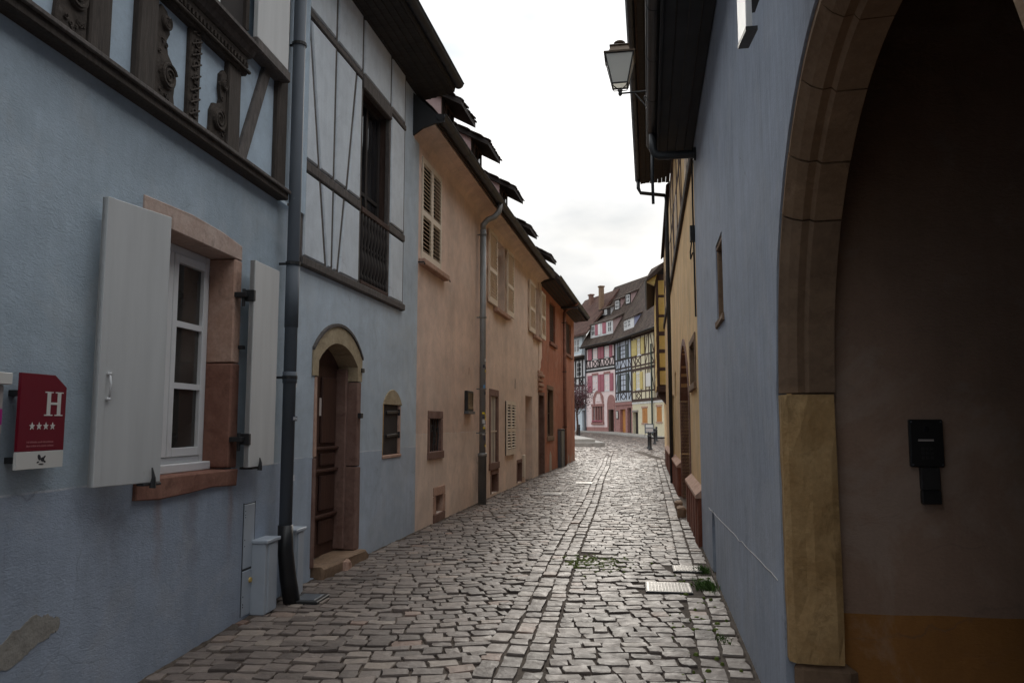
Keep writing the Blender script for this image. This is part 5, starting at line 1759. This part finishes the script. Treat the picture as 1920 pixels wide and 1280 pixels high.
# pink house
K1 = facade('pink_house', 'tall pink house on the square with rose shutters and arched doorway', 'house', B1, dPk, Z0)
wall_mesh(-6.35, 0, -.4, 8.35, [(-4.7, -2.65, .95, 2.45, 0, .15), (-1.38, -.28, -.2, 2.12, 0, .3)], depth=.2).build('wall', 'pink_paint', K1)
MB().box(-6.36, -1.6, -.05, .05, -.4, .50, .01).build('plinth', 'rose_stone', K1)
MB().box(-4.95, -4.7, -.08, .1, .8, 2.6, .02).build('jamb_stone', 'rose_stone', K1)
MB().box(-2.65, -2.4, -.08, .1, .8, 2.6, .02).build('jamb_stone', 'rose_stone', K1)
MB().box(-5.0, -2.35, -.12, .1, 2.45, 2.72, .02).build('lintel', 'rose_stone', K1)
MB().box(-5.0, -2.35, -.15, .1, .72, .94, .02).build('sill', 'rose_stone', K1)
for k in range(1, 4):
    x = -4.7 + 2.05 * k / 4
    MB().box(x - .07, x + .07, -.06, .1, .945, 2.445, .01).build('mullion', 'rose_stone', K1)
for k in range(4):
    x = -4.7 + 2.05 * k / 4
    MB().box(x + .08, x + .43, .08, .1, .95, 2.44).build('pane', 'far_glass', K1)
for k in range(6):
    x = -4.55 + k * .36
    MB().lathe([(.02, .95), (.14, 1.0), (.16, 1.08), (.02, 1.16)], x, -.14, 8).build('flower_clump', 'rose_paint', K1)
MB().prism([(-4.7, 2.75), (-4.3, 2.75), (-4.25, 3.3), (-3.9, 3.72), (-3.2, 3.72), (-2.9, 3.3), (-2.8, 2.75), (-2.4, 2.8), (-2.5, 3.4), (-2.9, 3.75), (-3.1, 3.98), (-3.95, 3.98), (-4.4, 3.7), (-4.8, 3.3)], -.06, .0, .02).rough(.02, 3).build('cartouche', 'rose_stone', K1)
MB().box(-4.0, -3.1, -.05, .0, 2.9, 3.5, .03).build('cartouche_field', 'pink_paint', K1)
N = 12
ao = [(-1.62 + 1.57 * k / N, arch_z(-1.62 + 1.57 * k / N, -1.62, -.05, 2.72, .78)) for k in range(N + 1)]
MB().prism([(-1.62, 2.14)] + ao + [(-.05, 2.14)], -.07, .02).build('door_arch', 'rose_stone', K1)
for a, b in ((-1.62, -1.38), (-.28, -.05)):
    MB().box(a, b, -.08, .1, -.2, 2.138, .02).build('jamb_stone', 'rose_stone', K1)
MB().box(-1.4, -.26, .25, .3, -.2, 2.14).build('door', 'dark_glass', K1)
MB().box(-1.4, -1.0, -.05, .28, -.15, 2.1).build('door_leaf', 'brown_timber', K1)
for xs_, mt in ((((-5.95, -5.05), (-3.85, -2.95), (-2.9, -2.35), (-1.1, -.25)), 'rose_paint'),):
    pass
for a, b in ((-4.72, -3.72), (-2.12, -1.18)):
    far_window(K1, a, b, 3.92, 5.45)
    MB().box(a - .2, b + .2, -.07, .03, 5.46, 5.68, .02).build('lintel', 'rose_stone', K1)
for a, b in ((-5.9, -4.85), (-3.6, -2.95), (-2.9, -2.25), (-1.08, -.35)):
    far_shutter(K1, a, b, 3.85, 5.5, 'rose_paint')
beams = [((-6.35, 5.92), (0, 5.92), .22), ((-6.35, 6.22), (0, 6.22), .16), ((-6.35, 7.0), (0, 7.0), .16), ((-6.35, 8.2), (0, 8.2), .2)]
for x in (-6.2, -5.3, -4.75, -3.6, -3.1, -2.2, -1.1, -.12):
    beams.append(((x, 5.9), (x, 8.2), .15))
for x0_, x1_ in ((-4.7, -3.65), (-2.1, -1.15)):
    beams += [((x0_, 6.25), (x1_, 6.95), .11), ((x1_, 6.25), (x0_, 6.95), .11)]
for x0_, x1_ in ((-6.1, -5.4), (-3.5, -3.15), (-1.0, -.3), (-3.0, -2.3)):
    beams += [((x0_, 6.95), (x0_ + .28, 6.25), .1), ((x1_, 6.95), (x1_ - .28, 6.25), .1)]
timber_set(K1, beams, 'black_timber')
mb = MB()
for k in range(22):
    mb.box(-6.3 + k * .288, -6.15 + k * .288, -.06, .0, 5.99, 6.13)
mb.build('joist_ends', 'off_white_plaster', K1)
for a, b in ((-4.7, -3.6), (-2.1, -1.2)):
    far_window(K1, a, b, 7.05, 8.1)
for a, b in ((-5.75, -4.85), (-3.5, -2.9), (-2.85, -2.25), (-1.1, -.5)):
    far_shutter(K1, a, b, 7.0, 8.12, 'rose_paint')
MB().prismx([(-.55, 8.20), (-.55, 8.38), (3.4, 14.7), (3.6, 14.7), (7.6, 8.4), (3.5, 14.4), (.0, 9.0)], -6.55, .1).build('roof', 'roof_brown', K1)
MB().add([(-6.36, 0, -.4), (-6.36, 5.5, -.4), (-6.36, 5.5, 11.0), (-6.36, 3.5, 14.4), (-6.36, 0, 8.9)], [(0, 1, 2, 3, 4)]).build('gable_wall', 'ice_plaster', K1)
gutter(-6.6, .1, -.6, 8.36, .08, 'gutter', K1)
far_dormer(K1, -5.0, -.25, 9.15, 10.45, -.05, 1.2, 'pale_pink_cheek', 'off_white_plaster', wins=((-4.85, -4.0), (-1.2, -.4)), shutters=((-3.9, -3.3, 'rose_paint'), (-3.25, -2.7, 'white_paint'), (-2.3, -1.6, 'rose_paint')), rise=.62)
far_dormer(K1, -5.6, -3.4, 11.3, 12.1, 1.3, 2.0, 'off_white_plaster', 'black_timber', wins=((-5.4, -4.85), (-4.6, -4.05)), rise=.32)
far_dormer(K1, -2.9, -1.8, 11.6, 12.7, 1.55, 2.5, 'pale_pink_cheek', 'black_timber', wins=((-2.75, -1.95),), rise=.4)
far_dormer(K1, -.9, .0, 11.9, 13.0, 1.7, 2.65, 'pale_pink_cheek', 'black_timber', wins=((-.8, -.1),), rise=.4)
ch = MB().box(-6.0, -5.6, 1.3, 1.75, 10.8, 14.6, .03).box(-6.06, -5.54, 1.24, 1.81, 14.45, 14.6, .03).build('chimney', 'dull_sandstone', K1)
MB().lathe([(.06, -.2), (.06, 8.3)], -6.25, -.12, 8).build('drain_pipe', 'zinc', K1)

# narrow blue house
K2 = facade('blue_house', 'narrow sky blue timbered house between the pink and cream houses', 'house', B1, dBl, Z0)
wall_mesh(.02, 4.85, 2.7, 8.35, [], depth=.2).build('wall', 'sky_blue_paint', K2)
wall_mesh(.02, 4.85, -.4, 2.7, [(1.3, 2.9, -.2, 2.1, 0, .3), (3.45, 4.5, -.2, 2.2, 0, .3)], depth=.3).build('ground_wall', 'rose_stone', K2)
MB().box(1.28, 2.92, .25, .3, -.2, 2.12).build('door', 'orange_wood', K2)
MB().box(3.43, 4.52, .25, .3, -.2, 2.22).build('door', 'dark_green', K2)
MB().box(.02, 4.85, -.08, .02, 2.45, 2.72, .02).build('shop_fascia', 'rose_stone', K2)
MB().box(.35, .85, -.06, -.01, 1.25, 2.0, .01).build('menu_frame', 'iron', K2)
MB().box(.42, .78, -.068, -.055, 1.32, 1.93).build('menu_sheet', 'sign_white', K2)
beams = [((.0, 2.82), (4.85, 2.82), .2), ((0, 3.6), (4.85, 3.6), .14), ((0, 5.4), (4.85, 5.4), .2), ((0, 5.72), (4.85, 5.72), .14), ((0, 6.5), (4.85, 6.5), .14), ((0, 8.2), (4.85, 8.2), .2)]
for x in (.12, .95, 1.6, 3.3, 4.0, 4.75):
    beams.append(((x, 2.8), (x, 8.2), .17))
for x0_, x1_, a, b in ((.2, .9, 2.9, 3.55), (4.05, 4.7, 2.9, 3.55), (1.7, 2.45, 5.75, 6.45), (3.2, 2.45, 5.75, 6.45), (.2, .9, 5.75, 6.45), (4.7, 4.05, 5.75, 6.45), (.2, .9, 3.7, 5.3), (4.7, 4.05, 3.7, 5.3)):
    beams.append(((x0_, a), (x1_, b), .1))
beams += [((1.75, 3.2), (2.45, 2.92), .09), ((2.45, 2.92), (3.15, 3.2), .09), ((3.15, 3.2), (2.45, 3.52), .09), ((2.45, 3.52), (1.75, 3.2), .09)]
timber_set(K2, beams, 'black_timber')
for z0_, z1_ in ((3.68, 5.2), (6.55, 7.75)):
    far_window(K2, 1.7, 3.2, z0_, z1_, 0, 'black_timber')
    for a, b in ((.75, 1.65), (3.25, 4.1)):
        far_shutter(K2, a, b, z0_, z1_, 'dark_green')
mb = MB()
for k in range(14):
    mb.box(.15 + k * .34, .33 + k * .34, -.06, 0, 2.55 + .2, 2.72 + .2)
mb.build('joist_ends', 'off_white_plaster', K2)

# cream house
K3 = facade('cream_house', 'broad cream timbered house with yellow shutters at the right of the square', 'house', (B1[0] + dBl[0] * 4.85, B1[1] + dBl[1] * 4.85), dBl, Z0 - .05)
X0 = 4.85
def xx(a): return a - X0
wall_mesh(0.02, xx(13.4), -.4, 8.35, [(xx(4.98), xx(6.35), -.2, 1.85, 0, .3), (xx(7.4), xx(8.7), .95, 2.15, 0, .12), (xx(10.85), xx(12.0), 1.05, 2.2, 0, .12)], depth=.2).build('wall', 'cream_plaster', K3)
MB().add([(xx(13.4), 0, -.4), (xx(13.4), 5, -.4), (xx(13.4), 5, 9), (xx(13.4), 0, 8.35)], [(0, 1, 2, 3)]).build('side_wall', 'cream_plaster', K3)
MB().box(xx(4.96), xx(6.37), .25, .3, -.2, 1.87).build('door', 'black_timber', K3)
MB().box(xx(4.9), xx(6.42), -.06, .02, 1.86, 2.02, .01).build('lintel', 'grey_stone', K3)
for a, b, z0_, z1_ in ((7.4, 8.7, .95, 2.15), (10.85, 12.0, 1.05, 2.2)):
    for p, q in ((a, (a + b) / 2), ((a + b) / 2, b)):
        far_shutter(K3, xx(p) + .01, xx(q) - .01, z0_, z1_, 'orange_wood', y=.0)
    MB().box(xx(a) - .1, xx(b) + .1, -.06, .05, z0_ - .12, z0_ - .005).build('sill', 'pink_sandstone', K3)
    MB().box(xx(a) - .1, xx(b) + .1, -.04, .05, z1_ + .005, z1_ + .15).build('lintel', 'pink_sandstone', K3)
beams = [((0, 2.82), (xx(13.4), 2.82), .24), ((0, 3.55), (xx(13.4), 3.55), .13), ((0, 5.4), (xx(13.4), 5.4), .22), ((0, 5.7), (xx(13.4), 5.7), .13), ((0, 6.5), (xx(13.4), 6.5), .13), ((0, 8.2), (xx(13.4), 8.2), .2)]
for x in (4.98, 5.9, 7.3, 8.4, 9.3, 10.6, 11.6, 12.5, 13.3):
    beams.append(((xx(x), 2.8), (xx(x), 8.2), .16))
for k, (a, b) in enumerate(((5.0, 5.9), (8.45, 9.25), (9.4, 10.5), (10.7, 11.5), (11.7, 12.4), (12.6, 13.2))):
    for z0_, z1_ in ((3.6, 5.3), (5.75, 6.45), (6.55, 8.1)):
        s_ = 1 if k % 2 else -1
        p, q = (a, b) if s_ > 0 else (b, a)
        beams.append(((xx(p), z0_), (xx(q) - s_ * .25, z1_), .11))
beams += [((xx(6.1), 3.2), (xx(6.6), 2.95), .08), ((xx(6.6), 2.95), (xx(7.1), 3.2), .08), ((xx(7.1), 3.2), (xx(6.6), 3.48), .08), ((xx(6.6), 3.48), (xx(6.1), 3.2), .08), ((xx(6.0), 5.8), (xx(7.2), 6.45), .09), ((xx(7.2), 5.8), (xx(6.0), 6.45), .09)]
timber_set(K3, beams, 'brown_timber')
mb = MB()
for k in range(22):
    mb.box(.1 + k * .38, .29 + k * .38, -.06, 0, 2.52, 2.68)
mb.build('joist_ends', 'off_white_plaster', K3)
far_window(K3, xx(6.1), xx(7.05), 3.75, 5.1)
far_window(K3, xx(6.5), xx(7.4), 6.6, 7.9)
for a, b, z0_, z1_ in ((5.35, 6.0, 3.7, 5.15), (7.1, 7.75, 3.7, 5.15), (5.0, 6.42, 6.6, 7.95), (7.45, 8.3, 6.6, 7.95), (12.3, 13.2, 3.9, 5.2)):
    far_shutter(K3, xx(a), xx(b), z0_, z1_, 'yellow_paint')
far_window(K3, xx(11.0), xx(11.9), 6.6, 7.9)
MB().box(xx(8.65), xx(9.95), -.08, -.02, 3.85, 4.95, .01).build('white_board', 'sign_white', K3)
MB().lathe([(.07, -.2), (.07, 7.2)], xx(10.2), -.14, 8).build('drain_pipe', 'dark_green', K3)
# shared roof of blue and cream
MB().prismx([(-.55, 8.15), (-.55, 8.33), (3.7, 15.35), (3.9, 15.35), (8.0, 8.4), (3.8, 15.05), (.0, 9.0)], -5.0, xx(13.8)).build('roof', 'roof_brown', K3)
gutter(-5.0, xx(13.8), -.62, 8.30, .08, 'gutter', K3)
far_dormer(K3, -1.6, 1.1, 9.0, 9.95, -.1, .85, 'lilac_cheek', 'off_white_plaster', wins=((-1.45, -.65), (-.5, .3)), rise=.45)
far_dormer(K3, 1.0, 2.2, 11.6, 12.6, 1.45, 2.35, 'pale_pink_cheek', 'black_timber', wins=((1.15, 2.05),), rise=.4)
far_dormer(K3, 3.6, 5.6, 11.0, 12.1, 1.1, 2.1, 'ice_plaster', 'black_timber', wins=((3.75, 4.6), (4.65, 5.45)), rise=.55)

# white and black house at the left of the row
pw_ = (B1[0] - dPk[0] * 6.4, B1[1] - dPk[1] * 6.4)
K4 = facade('white_house', 'white and black timbered house half hidden behind the red house corner', 'house', pw_, dPk, Z0 + .05)
wall_mesh(-6, -.02, -.4, 5.6, [(-1.5, -.55, -.2, 2.1, 0, .3), (-4.1, -3.2, -.2, 2.1, 0, .3)], y=.25, depth=.2).build('wall', 'ice_plaster', K4)
MB().box(-1.52, -.53, .5, .54, -.2, 2.12).build('door', 'brown_timber', K4)
MB().box(-4.12, -3.18, .5, .54, -.2, 2.12).build('door', 'brown_timber', K4)
MB().box(-6, -.03, -.02, .3, 2.35, 2.75, .02).build('jetty_beam', 'black_timber', K4)
wall_mesh(-6, -.03, 2.75, 10.4, [], y=.1).build('upper_wall', 'off_white_plaster', K4)
beams = [((-6, 4.6), (-.03, 4.6), .2), ((-6, 7.3), (-.03, 7.3), .3), ((-6, 5.4), (-.03, 5.4), .15), ((-6, 3.5), (-.03, 3.5), .14)]
for x in (-5.5, -4.6, -3.6, -2.6, -1.7, -.9, -.15):
    beams.append(((x, 2.75), (x, 7.3), .17))
for x in (-5.4, -3.5, -1.6):
    beams += [((x, 2.8), (x + .8, 3.45), .1), ((x + .8, 2.8), (x, 3.45), .1), ((x, 4.7), (x + .8, 5.3), .1), ((x + .8, 4.7), (x, 5.3), .1)]
timber_set(K4, beams, 'black_timber', y=.07)
for a, b, z0_, z1_ in ((-2.4, -1.2, 5.5, 7.0), (-2.4, -1.5, 3.6, 4.5), (-4.6, -3.7, 5.5, 7.0)):
    far_window(K4, a, b, z0_, z1_, .08)
MB().box(-6, -.05, -.45, .2, 7.4, 7.55).build('ledge_roof', 'roof_brown', K4)
bay = MB().box(-5.8, -.6, -.15, .3, 7.75, 9.5, .02).build('bay', 'ice_plaster', K4)
MB().box(-5.9, -.5, -.25, .3, 7.6, 7.76, .02).build('bay_ledge', 'off_white_plaster', bay)
for a, b in ((-2.6, -1.9), (-1.8, -1.1), (-4.3, -3.6)):
    simple_window(bay, a, b, 8.0, 9.3, -.19, 'white_paint', 'far_glass', 2, 2, .07, .05, 'bay_window')
MB().prismx([(-.6, 9.5), (-.6, 9.7), (3.0, 14.2), (3.2, 14.2), (6.8, 9.7), (3.1, 13.9)], -6.5, 1.6).build('roof', 'roof_red', K4)
MB().box(-3.9, -3.4, 2.2, 2.6, 12.0, 14.4, .03).box(-3.97, -3.33, 2.13, 2.67, 14.25, 14.4, .03).build('chimney', 'brown_sandstone', K4)

# ------------------------------------------------------------------ pavement, steps and street furniture of the square
def ground_z(y): return zg(0, y)
mb = MB()
e0 = (pw_[0] - dPk[0] * 6, pw_[1] - dPk[1] * 6)
pts = [e0, B1, (B1[0] + dBl[0] * 14, B1[1] + dBl[1] * 14)]
def off(p, d, o): return (p[0] + d[1] * o, p[1] - d[0] * o)
front = [off(pts[0], dPk, 1.7), off(pts[1], ((dPk[0] + dBl[0]) / 2, (dPk[1] + dBl[1]) / 2), 1.7), off(pts[2], dBl, 1.7)]
vs = []
for a, b in zip(pts, front):
    for q in (a, b):
        vs.append((q[0], q[1], zg(0, q[1]) + .11))
vs += [(b[0], b[1], zg(0, b[1]) - .1) for b in front]
mb.add(vs, [(0, 1, 3, 2), (2, 3, 5, 4), (1, 3, 7, 6), (3, 5, 8, 7)])
structure(mb.build('pavement', 'concrete'))
st = thing('stone_steps', 'two pale stone steps of a platform beside the red house corner', 'steps', (3.4, 50, zg(0, 50)), 0)
MB().prism([(-6, 0), (1.55, 0), (1.9, 0), (1.9, .0)], 0, 0.01) if False else None
MB().box(-8, 1.95, -4.6, 9, -.3, .17, .03).build('lower_step', 'concrete', st)
MB().box(-8, 1.45, -4.0, 9, .17, .36, .03).build('upper_step', 'concrete', st)
def bollard(x, y, h, label, group='bollards on the square'):
    b = thing('bollard', label, 'bollard', (x, y, zg(x, y)), 0, group)
    MB().lathe([(.12, -.05), (.12, .05), (.085, .10), (.07, .14), (.065, h * .72), (.085, h * .74), (.085, h * .77), (.06, h * .79), (.055, h * .86), (.075, h * .90), (.075, h * .95), (.03, h), (.0, h)], 0, 0, 14).build('post', 'iron', b, True)
    return b
bollard(7.32, 41.8, .95, 'nearest black bollard at the right of the square')
bollard(7.48, 43.2, .93, 'second black bollard right behind the nearest one')
bollard(8.78, 48.6, .97, 'third black bollard from the viewer on the right of the square')
bollard(9.70, 53.0, .99, 'farthest black bollard on the right, before the cream house')
bollard(5.12, 60.0, 1.0, 'black bollard beside the steps near the white and black house')
mbd = thing('menu_board', 'grey menu board on legs behind the bollards before the cream house', 'menu board', (10.35, 59.5, zg(0, 59.5)), R(6))
MB().box(-.35, .35, -.03, .03, .35, 1.05, .01).build('board', 'zinc', mbd)
MB().box(-.28, .28, -.036, -.028, .45, .72).build('lower_sheet', 'sign_grey', mbd)
MB().box(-.28, .28, -.036, -.028, .78, .98).build('upper_sheet', 'sign_white', mbd)
MB().tube([(-.3, 0, .4), (-.34, .1, 0)], .02, 6).tube([(.3, 0, .4), (.34, .1, 0)], .02, 6).build('legs', 'iron', mbd)
# purple leaved tree before the white house
tx, ty = 5.05, 61.0
tree = thing('purple_tree', 'small purple leaved tree before the white and black house', 'tree', (tx, ty, zg(0, ty)))
tk = MB()
tk.tube([(0, 0, -.1), (.03, .02, .9), (-.03, .0, 1.8), (.04, .03, 2.6)], [.11, .085, .07, .05], 8)
rd = random.Random(11)
tips = []
for k in range(11):
    a = k * 2.4
    l = rd.uniform(.7, 1.3)
    b0 = (.02, .01, 1.7 + .09 * k)
    p1 = (b0[0] + .4 * l * math.cos(a), b0[1] + .4 * l * math.sin(a), b0[2] + .5 * l)
    p2 = (b0[0] + .8 * l * math.cos(a), b0[1] + .8 * l * math.sin(a), b0[2] + 1.0 * l)
    tk.tube([b0, p1, p2], [.035, .022, .008], 5)
    tips += [p1, p2]
tk.build('trunk', 'brown_timber', tree, True)
cr = MB()
for k in range(2600):
    c_ = rd.choice(tips)
    x, y, z = (c_[0] + rd.gauss(0, .28), c_[1] + rd.gauss(0, .28), c_[2] + .25 + rd.gauss(0, .33))
    s_ = rd.uniform(.035, .075)
    d1 = Vector((rd.gauss(0, 1), rd.gauss(0, 1), rd.gauss(0, 1))).normalized() * s_
    d2 = d1.orthogonal().normalized() * s_ * .6
    q = Vector((x, y, z))
    cr.add([q - d1, q + d2, q + d1, q - d2], [(0, 1, 2, 3)])
me = bpy.data.meshes.new('crown')
me.from_pydata(cr.v, [], cr.f)
me.materials.append(M['leaf_purple'])
o = bpy.data.objects.new('crown', me)
C.objects.link(o)
o.parent = tree

# ------------------------------------------------------------------ things set in the paving
for k, (cx, cy_, w_, d_) in enumerate(COVERS):
    lab = ('larger ribbed steel cover set in the cobbles at the right', 'smaller steel cover in the cobbles close to the slate blue wall')[k]
    cv = thing('access_cover', lab, 'manhole cover', (cx, cy_, zg(cx, cy_) + .002), -SD * .9, 'steel covers in the cobbles')
    MB().box(-w_ / 2, w_ / 2, -d_ / 2, d_ / 2, -.04, .002, .004).build('frame', 'iron', cv)
    MB().box(-w_ / 2 + .012, w_ / 2 - .012, -d_ / 2 + .012, d_ / 2 - .012, -.02, .006, .003).build('plate', 'steel_plate', cv)
    mb = MB()
    n = 12 if k == 0 else 8
    for i in range(n):
        for j in range(9):
            x = -w_ / 2 + .03 + (w_ - .06) * (i + .5) / n
            y = -d_ / 2 + .03 + (d_ - .06) * (j + .5) / 9
            mb.box(x - .011, x + .011, y - .015, y + .015, .005, .0095, .002)
    mb.build('studs', 'steel_plate', cv)
for k, (cx, cy_, lab) in enumerate(((1.85, 20.4, 'pale worn utility cover in mid lane, farthest of the three'), (.87, 17.35, 'pale utility cover in the cobbles left of the centre strip'), (5.3, 33.0, 'bright metal cover at the mouth of the lane'))):
    cv = thing('utility_cover', lab, 'manhole cover', (cx, cy_, .004), -SD)
    MB().box(-.22, .22, -.22, .22, -.03, .014, .005).build('plate', 'steel_plate', cv)
    MB().box(-.16, .16, -.01, .01, .013, .018).box(-.01, .01, -.16, .16, .013, .018).build('ribs', 'steel_plate', cv)
def tuft(x, y, n, h, spread, label):
    mb = MB()
    for k in range(n):
        a = random.uniform(0, 6.28)
        r_ = abs(random.gauss(0, spread))
        bx, by = x * 0 + r_ * math.cos(a) * .5, r_ * math.sin(a)
        hh = h * random.uniform(.4, 1.1)
        lean = Vector((random.gauss(-.25, .35), random.gauss(0, .4), 1)).normalized() * hh
        wv = Vector((random.gauss(0, 1), random.gauss(0, 1), 0)).normalized() * random.uniform(.0025, .0055)
        p0 = Vector((bx, by, -.02))
        p1 = p0 + lean * .55
        p2 = p0 + lean + Vector((lean.x, lean.y, -abs(lean.x) * .6)) * .5
        mb.add([p0 - wv, p0 + wv, p1 + wv * .8, p1 - wv * .8, p2], [(0, 1, 2, 3), (3, 2, 4)])
    me = bpy.data.meshes.new('grass_tuft')
    me.from_pydata(mb.v, [], mb.f)
    me.materials.append(M['grass_green'])
    o = bpy.data.objects.new('grass_tuft', me)
    C.objects.link(o)
    o.location = (x, y, zg(x, y))
    tag(o, label, 'grass', 'grass tufts along the slate blue wall')
tuft(1.86, 7.62, 420, .12, .13, 'larger green grass tuft by the slate blue wall beside the ribbed cover')
tuft(2.02, 8.45, 240, .09, .10, 'small green grass tuft by the wall beside the farther steel cover')
tuft(1.52, 5.85, 130, .05, .10, 'low sparse grass tuft by the wall near the viewer')
